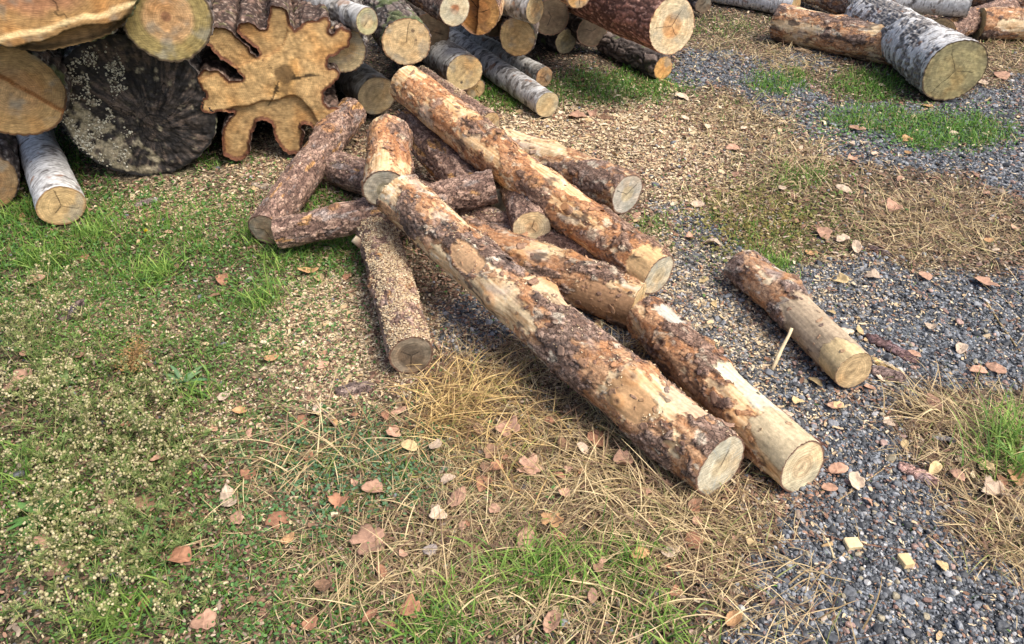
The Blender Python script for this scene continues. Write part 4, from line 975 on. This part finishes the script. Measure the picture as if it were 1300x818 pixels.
#@@ITEMS
# ------------------------------------------------------------------ single leaves, plants, sticks
def leaf_mesh(kind, seed):
    rs = np.random.RandomState(seed); nt, nr = 44, 7
    th = np.linspace(0, 2*PI, nt, endpoint=False)
    if kind == 'lobed': R = .62+.30*np.abs(np.cos(2.5*th))**.8+.05*np.cos(17*th); R = R*np.where(np.abs(np.angle(np.exp(1j*(th-PI)))) < .25, .55, 1)
    elif kind == 'oval': R = 1/np.sqrt((np.cos(th))**2+(np.sin(th)/.62)**2); R = R+.12*np.exp(-(np.angle(np.exp(1j*th))/.25)**2)+.02*np.cos(23*th)
    else: R = .78+.1*np.cos(th*3+seed)+.08*np.cos(2*th+seed*2)+.05*np.cos(7*th+seed)
    R = R*(1+rs.uniform(-.05, .05, nt))
    fr = np.linspace(0, 1, nr+1)[1:]
    x = np.concatenate([[0], (fr[:, None]*(R*np.cos(th))[None]).ravel()]); y = np.concatenate([[0], (fr[:, None]*(R*np.sin(th))[None]).ravel()])
    p = np.stack([x, y, x*0], 1)
    cu, cv = rs.uniform(-.3, .9), rs.uniform(-.5, .5)
    z = cu*y*y+cv*x*x*.6+.12*fbm(p*1.6+seed*3, 3)*3*.5+.04*np.cos(th)[0]
    vein = np.exp(-(np.abs(y)/.03)**2)
    for a in (.5, .9, -.5, -.9, 1.5, -1.5): vein = np.maximum(vein, .7*np.exp(-((np.abs(-x*math.sin(a)+y*math.cos(a)))/.022)**2)*(x*math.cos(a)+y*math.sin(a) > 0))
    z = z-vein*.02
    idx = np.arange(nr*nt).reshape(nr, nt)+1; nx_ = np.roll(idx, -1, axis=1)
    F4 = np.stack([idx[:-1], idx[1:], nx_[1:], nx_[:-1]], -1).reshape(-1, 4); F3 = np.stack([np.zeros(nt, int), idx[0], nx_[0]], 1)
    return np.stack([x, y, z], 1), F4, F3, vein, p
LC = dict(pink=(.48, .285, .19), red=(.38, .19, .11), brown=(.28, .165, .10), orange=(.50, .29, .14), yellow=(.58, .43, .22), cream=(.60, .46, .33), grey=(.38, .32, .28), dark=(.10, .065, .05))
def leaf(px, py, spx, kind, colr, label, seed, group='fallen leaves on the ground', tilt=.18, lift=.008):
    q = P(px, py); z = gh1(q[0], q[1]); s = .5*spx*depth(q)/F
    V, F4, F3, vein, p = leaf_mesh(kind, seed)
    rs = np.random.RandomState(seed+5)
    base = A3(*LC[colr]); c = np.tile(base*rs.uniform(.75, 1.2), (len(V), 1))*(1+.5*fbm(p*2.2+seed, 4)[:, None])
    c = mix(c, c*.6, sstep(.15, .45, fbm(p*4+seed+50, 3))*.7); c = mix(c, base*1.35, vein*.5)
    V = V*s
    top = V; bot = V-A3(0, 0, .0007)
    m = len(V); ring = np.arange(m-44, m); rn = np.roll(ring, -1); side = np.stack([ring, ring+m, rn+m, rn], 1)
    Fq = np.concatenate([F4, F4[:, ::-1]+m, side]); Ft = np.concatenate([F3, F3[:, ::-1]+m])
    VV = np.concatenate([top, bot]); zmin = VV[:, 2].min()
    o = mesh_obj('fallen_leaf', VV, [Fq, Ft], np.concatenate([c, c*.95]), M_leaf)
    dz_ = float(lookup(np.array([q[0]]), np.array([q[1]]))['dry'][0]); o.location = (q[0], q[1], z+lift+.014*min(dz_, 1)-zmin*.5); o.rotation_euler = (rs.normal(0, tilt), rs.normal(0, tilt), rs.uniform(0, 2*PI))
    tag(o, label, 'leaf', group)
LEAVES = [
 (468, 690, 50, 'lobed', 'pink', 'large lobed pinkish leaf lying flat on the dry grass at the bottom centre'),
 (28, 487, 46, 'irr', 'pink', 'big pinkish brown leaf at the left edge among the weeds'),
 (62, 685, 36, 'lobed', 'pink', 'pinkish leaf just below the broad leaved green rosette'),
 (138, 632, 30, 'oval', 'pink', 'leaf half hidden in the cream weeds, right of the green rosette'),
 (183, 640, 36, 'oval', 'brown', 'brown leaf behind the cream weeds, beside a slightly smaller one'),
 (226, 712, 40, 'irr', 'red', 'reddish leaf in the weeds near the bottom left'),
 (75, 722, 34, 'irr', 'pink', 'pink leaf under the weeds, lowest on the left'),
 (352, 662, 32, 'lobed', 'red', 'dull red leaf between the clover and the weeds'),
 (366, 686, 19, 'oval', 'orange', 'small orange leaf just below the dull red one'),
 (404, 519, 22, 'oval', 'cream', 'pale leaf below the patch of sawdust'),
 (424, 538, 14, 'oval', 'orange', 'small orange leaf below the pale one at the sawdust'),
 (500, 552, 25, 'irr', 'pink', 'round pinkish leaf at the foot of the yellow grass tuft'),
 (520, 570, 24, 'oval', 'yellow', 'yellowish leaf beside the round pinkish one at the grass tuft'),
 (553, 569, 22, 'oval', 'cream', 'cream leaf to the right of the yellowish one at the grass tuft'),
 (547, 702, 22, 'irr', 'grey', 'small square greyish leaf at the bottom right of the large lobed leaf'),
 (432, 638, 30, 'lobed', 'red', 'red brown leaf lying on the clover'),
 (475, 625, 34, 'irr', 'pink', 'curled pinkish leaf standing up in the clover'),
 (580, 635, 34, 'oval', 'pink', 'long oval pink leaf on the dry grass below the clover'),
 (556, 657, 26, 'irr', 'cream', 'crumpled cream leaf below the long oval pink one'),
 (614, 616, 28, 'irr', 'red', 'upright red brown leaf right of the long oval pink one'),
 (672, 598, 36, 'lobed', 'pink', 'wide dusty pink leaf in the middle of the dry grass'),
 (645, 547, 36, 'lobed', 'pink', 'lobed pink leaf in front of the long log, above the dusty pink one'),
 (607, 548, 18, 'oval', 'brown', 'narrow brown leaf left of the lobed leaf by the long log'),
 (568, 612, 20, 'oval', 'cream', 'folded cream leaf in the dry grass above the long oval one'),
 (700, 665, 34, 'lobed', 'orange', 'orange brown leaf on the dry grass below the long log'),
 (668, 690, 38, 'oval', 'pink', 'flat pink leaf left below the orange brown leaf'),
 (757, 562, 30, 'irr', 'red', 'red brown leaf close to the underside of the long front log'),
 (739, 575, 18, 'oval', 'cream', 'small pale leaf touching the red brown leaf by the long log'),
 (790, 595, 32, 'irr', 'pink', 'pale brown leaf under the front part of the long log'),
 (815, 632, 28, 'irr', 'pink', 'crumpled pink leaf near the front end of the long log'),
 (812, 710, 26, 'oval', 'orange', 'orange leaf in the green tuft at the bottom'),
 (850, 706, 26, 'oval', 'cream', 'pale leaf right of the orange leaf at the bottom'),
 (880, 693, 30, 'irr', 'red', 'reddish leaf beside the pale leaf, bottom right of centre'),
 (1062, 600, 24, 'oval', 'pink', 'pink leaf on the gravel beside the pale end of the front right log'),
 (1084, 616, 28, 'irr', 'cream', 'peach coloured leaf on the gravel next to the front right log'),
 (1262, 628, 38, 'lobed', 'cream', 'crumpled pale leaf with holes at the right edge'),
 (1290, 608, 30, 'irr', 'orange', 'curled orange brown leaf at the right edge'),
 (1270, 612, 20, 'oval', 'red', 'small red leaf between the two leaves at the right edge'),
 (1185, 512, 26, 'oval', 'pink', 'pink leaf under the straw at the right'),
 (1221, 441, 22, 'oval', 'cream', 'small cream leaf alone on the gravel right of the lone log'),
 (1265, 467, 24, 'oval', 'pink', 'peach leaf on the gravel at the right beneath the twig'),
 (1250, 362, 34, 'irr', 'pink', 'wide pink leaf on the gravel above the thin twig'),
 (1065, 355, 28, 'oval', 'yellow', 'oval golden leaf on the gravel right above the lone log'),
 (1108, 351, 22, 'irr', 'cream', 'pale leaf right of the oval golden one on the gravel'),
 (1075, 420, 20, 'irr', 'cream', 'pale leaf touching the lone log on its right side'),
 (1092, 420, 15, 'oval', 'yellow', 'small yellowish leaf right of the one touching the lone log'),
 (1055, 397, 12, 'oval', 'yellow', 'tiny yellow leaf by the right side of the lone log'),
 (893, 357, 15, 'oval', 'yellow', 'small golden leaf on the gravel left of the lone log'),
 (903, 312, 22, 'oval', 'cream', 'cream leaf at the far end of the lone log'),
 (1045, 300, 26, 'irr', 'pink', 'pale pinkish leaf between the mossy patch and the gravel'),
 (1070, 310, 22, 'irr', 'cream', 'light leaf next to the pinkish one at the mossy patch'),
 (1085, 318, 20, 'oval', 'cream', 'cream leaf by the dark strips of bark at the mossy patch'),
 (1030, 324, 18, 'irr', 'orange', 'rust coloured leaf at the edge of the mossy patch'),
 (1133, 270, 24, 'irr', 'pink', 'pinkish leaf on the dry grass patch at the right'),
 (1070, 243, 20, 'oval', 'cream', 'pale leaf at the left tip of the dry grass patch'),
 (1150, 178, 18, 'irr', 'orange', 'orange leaf on the lower edge of the long grass patch'),
 (1087, 165, 20, 'oval', 'pink', 'pink leaf at the left end of the long grass patch'),
 (1212, 168, 14, 'oval', 'cream', 'small pale leaf on the long grass patch'),
 (1270, 98, 26, 'oval', 'pink', 'pink leaf right of the thick birch trunk'),
 (1246, 107, 16, 'oval', 'cream', 'pale leaf touching the sawn end of the thick birch trunk'),
 (1178, 134, 15, 'oval', 'orange', 'orange leaf just in front of the thick birch trunk'),
 (1120, 109, 10, 'oval', 'cream', 'tiny pale leaf in the grass before the thick birch trunk'),
 (1060, 92, 14, 'oval', 'yellow', 'yellowish leaf on the straw left of the thick birch trunk'),
 (45, 357, 26, 'irr', 'pink', 'pale pink leaf standing in the grass at the left'),
 (60, 377, 15, 'oval', 'red', 'small red leaf below the pale pink one at the left'),
 (28, 277, 14, 'oval', 'red', 'small red brown leaf in the grass near the white birch end'),
 (37, 257, 12, 'oval', 'orange', 'round orange leaf left of the white birch end'),
 (105, 326, 17, 'irr', 'red', 'red leaf in the grass below the white birch end'),
 (213, 296, 14, 'oval', 'pink', 'small pale leaf on the sawdust below the huge black log'),
 (191, 277, 10, 'oval', 'red', 'tiny red leaf above the yellow flower'),
 (283, 356, 24, 'oval', 'red', 'reddish leaf in the grass left of the heap'),
 (318, 358, 15, 'irr', 'grey', 'small whitish leaf right of the reddish one in the grass'),
 (392, 346, 24, 'oval', 'orange', 'rusty leaf in the grass under the cross log'),
 (405, 354, 18, 'oval', 'yellow', 'golden leaf overlapping the rusty one under the cross log'),
 (440, 353, 15, 'irr', 'red', 'small red leaf beside the sawdust covered log'),
 (345, 457, 18, 'oval', 'orange', 'small orange brown leaf left of the sawdust patch'),
 (270, 378, 18, 'oval', 'brown', 'brown leaf in the grass beneath the reddish one'),
 (285, 506, 22, 'oval', 'cream', 'pale green leaf beside the plantain rosette'),
 (305, 524, 18, 'oval', 'orange', 'narrow orange leaf near the bent stem'),
 (290, 635, 34, 'oval', 'cream', 'long tan leaf below the bent stem'),
 (300, 660, 26, 'irr', 'pink', 'pinkish leaf beneath the long tan leaf'),
 (734, 103, 14, 'oval', 'orange', 'bright orange leaf on the grass before the massive trunk'),
 (738, 109, 17, 'irr', 'red', 'red brown leaf next to the bright orange one'),
 (747, 124, 12, 'oval', 'red', 'tiny red leaf below the red brown one before the massive trunk'),
 (803, 112, 10, 'oval', 'cream', 'tiny pale leaf on the grass right of the slim birch'),
 (732, 148, 26, 'irr', 'pink', 'dusty pink leaf on the sawdust behind the heap'),
 (752, 146, 18, 'irr', 'pink', 'smaller dusty pink leaf right of its twin on the sawdust'),
 (765, 150, 17, 'oval', 'brown', 'brownish leaf at the right end of the three on the sawdust'),
 (866, 125, 18, 'oval', 'cream', 'pale leaf right of the orange ended prop log'),
 (808, 275, 14, 'oval', 'pink', 'small pink leaf by the chalky grey end'),
 (885, 262, 18, 'oval', 'cream', 'cream leaf on the chips between heap and mossy patch'),
 (875, 305, 16, 'irr', 'pink', 'pink leaf on the chips right of the upper long log'),
 (930, 190, 18, 'oval', 'pink', 'pinkish leaf on the trampled straw behind the heap'),
 (600, 700, 20, 'irr', 'brown', 'brown leaf sunk in the dry grass near the bottom'),
 (1100, 640, 14, 'oval', 'pink', 'small pink leaf low on the gravel'),
 (520, 780, 34, 'lobed', 'red', 'red brown lobed leaf at the very bottom of the view'),
 (700, 795, 32, 'oval', 'pink', 'oval pink leaf at the very bottom of the view'),
 (260, 790, 36, 'irr', 'pink', 'pink leaf in the weeds at the very bottom left'),
 (930, 790, 28, 'oval', 'orange', 'orange leaf at the very bottom where straw meets gravel'),
]
for i, (px, py, s, k, c, lab) in enumerate(LEAVES): leaf(px, py, s, k, c, lab, 100+i*3, tilt=.18 if s < 32 else .12)
ZL = [('small dry leaf scattered on the dark gravel', (880, 1290, 350, 720), 26, ('cream', 'pink', 'yellow')),
      ('small dry leaf scattered on the straw and chips behind the heap', (860, 1060, 110, 290), 14, ('cream', 'pink', 'brown')),
      ('small brown leaf caught in the dry grass in front of the long log', (380, 900, 520, 800), 44, ('brown', 'red', 'pink')),
      ('small brown leaf lost among the weeds at the left', (20, 420, 430, 800), 26, ('brown', 'red', 'pink')),
      ('small pale leaf lying on the dry grass in the upper right', (1080, 1290, 180, 330), 12, ('cream', 'pink', 'orange'))]
for lab, (x0, x1, y0, y1), n, cs in ZL:
    k = 0
    while k < n:
        px, py = RS.uniform(x0, x1), RS.uniform(y0, y1); q = P(px, py)
        if in_logs(np.array([q[0]]), np.array([q[1]]), .05)[0]: continue
        if any(abs(px-l[0]) < 22 and abs(py-l[1]) < 16 for l in LEAVES): continue
        leaf(px, py, RS.uniform(9, 24)*(.6 if py < 330 else 1), ('oval', 'irr')[RS.randint(2)], cs[RS.randint(len(cs))], lab, 900+int(px*7+py), group=lab.replace('small', 'little').replace('leaf', 'leaves')); k += 1

def stick(name, pts, r, col, label, cat, taper=.7, m=M_bark, seg=8, jitter=.08):
    pts = [A3(*p) for p in pts]; P2 = []
    for i in range(len(pts)-1):
        for t in np.linspace(0, 1, 7)[:-1]: P2.append(pts[i]*(1-t)+pts[i+1]*t+RS.normal(0, r*.12, 3))
    P2.append(pts[-1]); o0 = pts[0].copy(); V, F4, F3 = tube(np.array(P2)-o0, r, seg, taper, jitter=jitter)
    c = np.tile(A3(*col), (len(V), 1))*(1+.3*noise(V*80)[:, None])
    o = mesh_obj(name, V, [F4, F3], c, m); o.location = o0; return tag(o, label, cat)
def G3(px, py, z=0): q = P(px, py, z); return (q[0], q[1], q[2] if z else gh1(q[0], q[1])+.004)
stick('peeled_stick', [G3(980, 471), tuple(P(1005, 417, .095))], .0065, (.66, .53, .33), 'pale peeled stick leaning against the lone log', 'stick', .8, M_chip)
stick('twig', [G3(1250, 380), G3(1272, 412), G3(1296, 444)], .004, (.46, .34, .17), 'thin straw coloured twig on the gravel at the right edge', 'twig')
stick('bent_stem', [G3(255, 577), tuple(P(272, 560, .03)), tuple(P(300, 552, .05)), tuple(P(306, 572, .03)), G3(322, 598)], .0042, (.24, .26, .12), 'bent green brown stem arching over the soil at the left', 'stem')
stick('twig', [G3(1150, 700), G3(1080, 690), G3(1040, 640+40)], .0025, (.22, .12, .08), 'thin dark twig across the gravel at the bottom right', 'twig')
stick('twig', [G3(1060, 640), G3(1100, 612), G3(1135, 585)], .0022, (.42, .3, .16), 'straw coloured twig on the gravel beside the front right log', 'twig')
stick('twig', [G3(170, 372), G3(178, 400), G3(176, 425)], .0028, (.42, .3, .17), 'upright thin tan twig in the grass at the left', 'twig')
stick('wood_splinter', [tuple(P(838, 478, .03)), G3(848, 497)], .006, (.55, .28, .10), 'orange splinter standing between the two front logs', 'splinter', .4, M_chip)
stick('wood_splinter', [G3(835, 100), G3(856, 107)], .012, (.62, .45, .22), 'pale splinter under the orange end of the prop log', 'splinter', .5, M_chip)
stick('wood_splinter', [G3(1055, 712-20), G3(1042, 670+25)], .006, (.45, .3, .15), 'small brown splinter on the gravel below the front right log', 'splinter', .5, M_chip)

def bark_piece(pa, pb, wpx, col, label, seed, lift=.012, name='bark_strip'):
    a = P(*pa); b = P(*pb); rs = np.random.RandomState(seed); L = np.linalg.norm(b-a); w = wpx*depth(a)/F; n, m = 36, 12
    U, W = np.meshgrid(np.linspace(0, 1, n), np.linspace(-1, 1, m), indexing='ij')
    prof = np.clip(np.minimum(U, 1-U)*7, .15, 1)**.5; ed = 1+.35*noise(np.stack([U.ravel()*9+seed, np.sign(W.ravel()), W.ravel()*0], 1)).reshape(U.shape)
    x = U*L; y = W*w*.5*prof*ed; p = np.stack([x, y, x*0], -1).reshape(-1, 3)
    z = (1-W**2)*w*.28+fbm(p*60+seed, 3).reshape(U.shape)*.004+lift*np.sin(U*3.1)*.4
    hb, cb = bark_red(p, seed, {}); c = A3(*col)*cb/np.median(cb, axis=0)*(1+.5*noise(p*A3(30, 200, 200))[:, None]); z = z+hb.reshape(U.shape)*.8
    V = np.stack([x, y, z], -1).reshape(-1, 3); k = len(V); V = np.concatenate([V, V-A3(0, 0, .004)])
    ia = np.arange(n*m).reshape(n, m); f = np.stack([ia[:-1, :-1], ia[1:, :-1], ia[1:, 1:], ia[:-1, 1:]], -1).reshape(-1, 4)
    ring = np.concatenate([ia[:, 0], ia[-1, 1:], ia[-2::-1, -1], ia[0, -2:0:-1]]); rn = np.roll(ring, -1)
    o = mesh_obj(name, V, [f, f[:, ::-1]+k, np.stack([ring, ring+k, rn+k, rn], 1)], np.concatenate([c, c*.7]), M_bark)
    o.location = (a[0], a[1], gh1(a[0], a[1])+.004); o.rotation_euler = (0, 0, math.atan2(b[1]-a[1], b[0]-a[0])); tag(o, label, 'bark piece')
bark_piece((1100, 424), (1166, 458), 17, (.15, .09, .085), 'dark purple strip of bark on the gravel right of the lone log', 1)
bark_piece((1105, 470), (1150, 480), 22, (.22, .15, .12), 'short bark piece at the sawn end of the lone log', 2)
bark_piece((1108, 455), (1148, 478), 13, (.50, .38, .22), 'tan bark sliver pointing away from the end of the lone log', 3)
bark_piece((1100, 312), (1133, 326), 9, (.13, .09, .08), 'dark curl of bark beside the mossy patch', 4)
bark_piece((1140, 590), (1190, 615), 18, (.42, .26, .22), 'pinkish flakes of bark on the gravel at the right', 5)
bark_piece((1180, 552), (1216, 558), 10, (.20, .18, .17), 'flat grey sliver of wood under the straw at the right', 6)
bark_piece((426, 498), (475, 490), 22, (.17, .12, .10), 'dark ribbed bark chunk lying on the sawdust', 7)
bark_piece((75, 408), (108, 382), 18, (.13, .09, .08), 'dark bark shard in the grass at the left', 8)
bark_piece((745, 425), (765, 410), 14, (.50, .34, .18), 'tan bark flake in the gap between the long logs', 9)
bark_piece((716, 383), (722, 402), 13, (.44, .29, .18), 'bark flap hanging down below the peeling brown log', 10)
bark_piece((168, 262), (200, 254), 12, (.22, .17, .15), 'grey bark shard on the sawdust below the black log', 11)
bark_piece((800, 500), (845, 520), 12, (.24, .13, .11), 'reddish bark strip on the soil between the two front logs', 12)
bark_piece((320, 235), (355, 242), 12, (.35, .27, .2), 'dusty bark shard beneath the lobed log', 13)
bark_piece((1000, 545), (1050, 570), 8, (.2, .1, .07), 'loose red bark edge on the gravel beside the front right log', 14)
bark_piece((1008, 64), (1030, 70), 9, (.33, .22, .13), 'flat brown wood scrap before the streaked pine log', 15)

def block(px, py, s, col, label, seed):
    q = P(px, py); rs = np.random.RandomState(seed); bm = bmesh.new(); bmesh.ops.create_cube(bm, size=1)
    bmesh.ops.bevel(bm, geom=bm.edges[:], offset=.08, segments=1, affect='EDGES')
    for v in bm.verts: v.co.x += rs.uniform(-.07, .07); v.co.y += rs.uniform(-.07, .07)
    V = np.array([v.co[:] for v in bm.verts])*A3(s, s*.8, s*.45); q4 = [[v.index for v in f.verts] for f in bm.faces]; bm.free()
    o = mesh_obj('wood_block', V, [np.array([f for f in q4 if len(f) == 4]), np.array([f for f in q4 if len(f) == 3])], np.tile(A3(*col), (len(V), 1)), M_chip, smooth=False)
    o.location = (q[0], q[1], gh1(q[0], q[1])+s*.2); o.rotation_euler = (rs.uniform(-.1, .1), rs.uniform(-.1, .1), rs.uniform(0, 3)); tag(o, label, 'wood block')
block(1082, 693, .036, (.74, .58, .33), 'bright square wood chip on the gravel near the bottom', 1)
block(1149, 714, .034, (.70, .52, .27), 'tan square wood chip on the gravel, right of the brighter one', 2)

def rosette(name, px, py, n, L, W, cols, label, cat, seed, up=(.3, 1.0)):
    q = P(px, py); z = gh1(q[0], q[1]); rs = np.random.RandomState(seed)
    root = bpy.data.objects.new(name, None); COL.objects.link(root); root.location = (q[0], q[1], z); tag(root, label, cat)
    for i in range(n):
        az = i*2.4+rs.uniform(-.3, .3); l = L*rs.uniform(.55, 1.1); w = W*rs.uniform(.7, 1.1); ln = rs.uniform(*up); seg = 9; V = []; C = []; p = A3(0, 0, 0)
        dr = A3(math.cos(az), math.sin(az), 0); sd = A3(-math.sin(az), math.cos(az), 0); ca = mix(A3(*cols[0]), A3(*cols[1]), np.array([rs.rand()]))[0]
        for s in range(seg+1):
            t = s/seg; ww = w*.5*max(.08, math.sin(PI*min(1, t*.86+.12))**.8)*(1-.1*(s % 2)); up_ = ww*.35
            V += [p-sd*ww+A3(0, 0, up_), p, p+sd*ww+A3(0, 0, up_)]; C += [ca*.95, ca*1.5, ca]
            a = ln+t*.9; p = p+(dr*math.sin(a)+A3(0, 0, math.cos(a)))*l/seg
        V = np.array(V); V[:, 2] = np.maximum(V[:, 2], .002); f = np.array([[3*s+k, 3*s+k+1, 3*s+k+4, 3*s+k+3] for s in range(seg) for k in (0, 1)])
        mesh_obj('leaf_blade', V, [f], np.array(C), M_grass, root)
    return root
rosette('dock_plant', 62, 655, 17, .115, .022, ((.06, .16, .04), (.18, .32, .09)), 'broad leaved green rosette near the lower left corner', 'plant', 3, (.5, 1.25))
rosette('plantain_plant', 235, 488, 12, .085, .018, ((.09, .18, .08), (.20, .30, .13)), 'small green rosette above the cream weeds', 'plant', 5, (.3, 1.2))
rosette('plantain_plant', 85, 485, 9, .08, .015, ((.10, .17, .06), (.20, .28, .11)), 'narrow leaved rosette right of the big leaf at the left edge', 'plant', 6, (.4, 1.2))
rosette('dock_plant', 1290, 590, 7, .13, .010, ((.10, .22, .05), (.26, .38, .10)), 'tuft of long green blades at the right edge', 'plant', 8, (.2, .9))

# yellow flower
q = P(187, 303); fr = bpy.data.objects.new('dandelion', None); COL.objects.link(fr); fr.location = (q[0], q[1], gh1(q[0], q[1])); tag(fr, 'single yellow dandelion flower in the grass at the left', 'flower')
V, F4, F3 = tube([(0, 0, 0), (.003, .002, .02), (.004, 0, .038)], .0014, 6, .9); mesh_obj('stem', V, [F4, F3], np.tile(A3(.12, .2, .05), (len(V), 1)), M_grass, fr)
n = 46; a = RS.uniform(0, 2*PI, n); V, F_, C = ribbons(np.full(n, .004), np.zeros(n), np.full(n, .038), RS.uniform(.009, .015, n), np.full(n, .003), a, RS.uniform(.2, 1.4, n), np.full(n, .2), np.tile(A3(.8, .55, .02), (n, 1)), 2)
mesh_obj('petals', V, [F_], C, M_grass, fr)

# dry brown weed
def dryweed(px, py, k, L, col, label, seed):
    q = P(px, py); base = A3(q[0], q[1], gh1(q[0], q[1])); parts = []; T, Fc = leaflets(1)
    ends = []
    for i in range(k):
        az = RS.uniform(0, 2*PI); ln = RS.uniform(.1, 1.2); l = L*RS.uniform(.4, 1.1); d = A3(math.cos(az)*math.sin(ln), math.sin(az)*math.sin(ln), math.cos(ln))
        pts = [d*l*t+A3(0, 0, -.15*l*t*t) for t in np.linspace(0, 1, 5)]; V, F4, F3 = tube(pts, .0012, 3, .5); parts.append((V, F4, np.tile(A3(*col)*.8, (len(V), 1))))
        for _ in range(26): t = RS.uniform(.3, 1); ends.append(d*l*t+RS.normal(0, .008, 3))
    ends = np.array(ends); ends[:, 2] = np.maximum(ends[:, 2], .003); n = len(ends)
    V, F_, C = stamp(T, Fc, ends, rot_frames(n, .9), RS.uniform(.0018, .004, n), np.tile(A3(*col), (n, 1))*RS.uniform(.5, 1.5, (n, 1)), '', None)
    o4 = [p[0] for p in parts]; b = 0; fs = []
    for p in parts: fs.append(p[1]+b); b += len(p[0])
    o = mesh_obj('dried_weed', np.concatenate(o4+[V]), [np.concatenate(fs), F_+b], np.concatenate([p[2] for p in parts]+[C]), M_straw); o.location = base; tag(o, label, 'dried weed')
dryweed(172, 468, 34, .12, (.34, .20, .08), 'rusty brown dried weed clump left of the plantain rosette', 1)
dryweed(235, 668, 16, .07, (.20, .12, .06), 'dark brown dried weed clump among the cream weeds', 2)

def stub(lab, pa, pb, r, col):
    root = [o for o in bpy.data.objects if o.get('label', '').startswith(lab)][0]; bpy.context.view_layer.update()
    V, F4, F3 = tube([pa, (pa+pb)/2, pb], r, 14, .85, jitter=.05); k = 14; c = np.tile(A3(.24, .15, .10), (len(V), 1))*(1+.3*noise(V*90)[:, None]); c[-1] = A3(*col); c[-1-1-k:-2] = A3(*col)*.8
    o = mesh_obj('branch_stub', V, [F4, F3], c, M_chip, root, smooth=False); o.matrix_parent_inverse = root.matrix_world.inverted()
stub('grey pine log dusted', P(464, 314, .09), P(449, 303, .125), .018, (.62, .52, .36))
stub('long bright orange', P(722, 268, .27), P(716, 262, .30), .017, (.40, .2, .09))
# white fungus specks on the black log: part of that log
blk = [o for o in bpy.data.objects if o.name.startswith('old_log')][0]
O, Of = ico(1)
rr = .318
t = RS.uniform(1.6, 4.3, 3200); r_ = rr*np.sqrt(RS.uniform(.10, .96, 3200)); yy = np.cos(t)*r_; zz = np.sin(t)*r_
# the face seen from the front has local y pointing left (cross(up, X)), so mirror the angles accordingly
yy = np.abs(np.cos(t))*r_*np.where(np.cos(t) < 0, 1, -1)
dn = fbm(np.stack([yy*14, zz*14, yy*0], 1), 3); k = dn+RS.normal(0, .12, 3200) > .08; yy, zz = yy[k], zz[k]; n = len(yy)
V, F_, C = stamp(O[None]*A3(.5, 1, 1), Of, np.stack([np.full(n, -.006), yy, zz], 1), np.tile(np.eye(3), (n, 1, 1)), (.0014+.0045*RS.rand(n)**2), mix(A3(.30, .26, .18), A3(.70, .66, .52), RS.rand(n)), '', None)
fo = mesh_obj('fungus', V, [F_], C, M_moss, blk); fo['kind'] = 'stuff'

#@@LIGHT
# ------------------------------------------------------------------ light
w = bpy.data.worlds.new('World'); scene.world = w; w.use_nodes = True
nt = w.node_tree; bg = nt.nodes['Background']; sky = nt.nodes.new('ShaderNodeTexSky'); sky.sky_type = 'NISHITA'; sky.sun_disc = False
EL, AZ = math.radians(56), math.radians(118)       # azimuth clockwise from +Y
sky.sun_elevation = EL; sky.sun_rotation = AZ; sky.dust_density = 4; sky.air_density = .8
nt.links.new(sky.outputs[0], bg.inputs[0]); bg.inputs[1].default_value = .14
sl = bpy.data.lights.new('sun', 'SUN'); sl.energy = 2.25; sl.angle = math.radians(32); sl.color = (1, .95, .87)
so = bpy.data.objects.new('sun', sl); COL.objects.link(so)
dv = Vector((math.sin(AZ)*math.cos(EL), math.cos(AZ)*math.cos(EL), math.sin(EL))); so.rotation_euler = dv.to_track_quat('Z', 'Y').to_euler()
so.location = (0, 0, 10)
vs = scene.view_settings; vs.view_transform = 'Standard'; vs.look = 'None'; vs.exposure = .74; vs.gamma = 1; vs.use_curve_mapping = False
scene.render.engine = 'CYCLES'
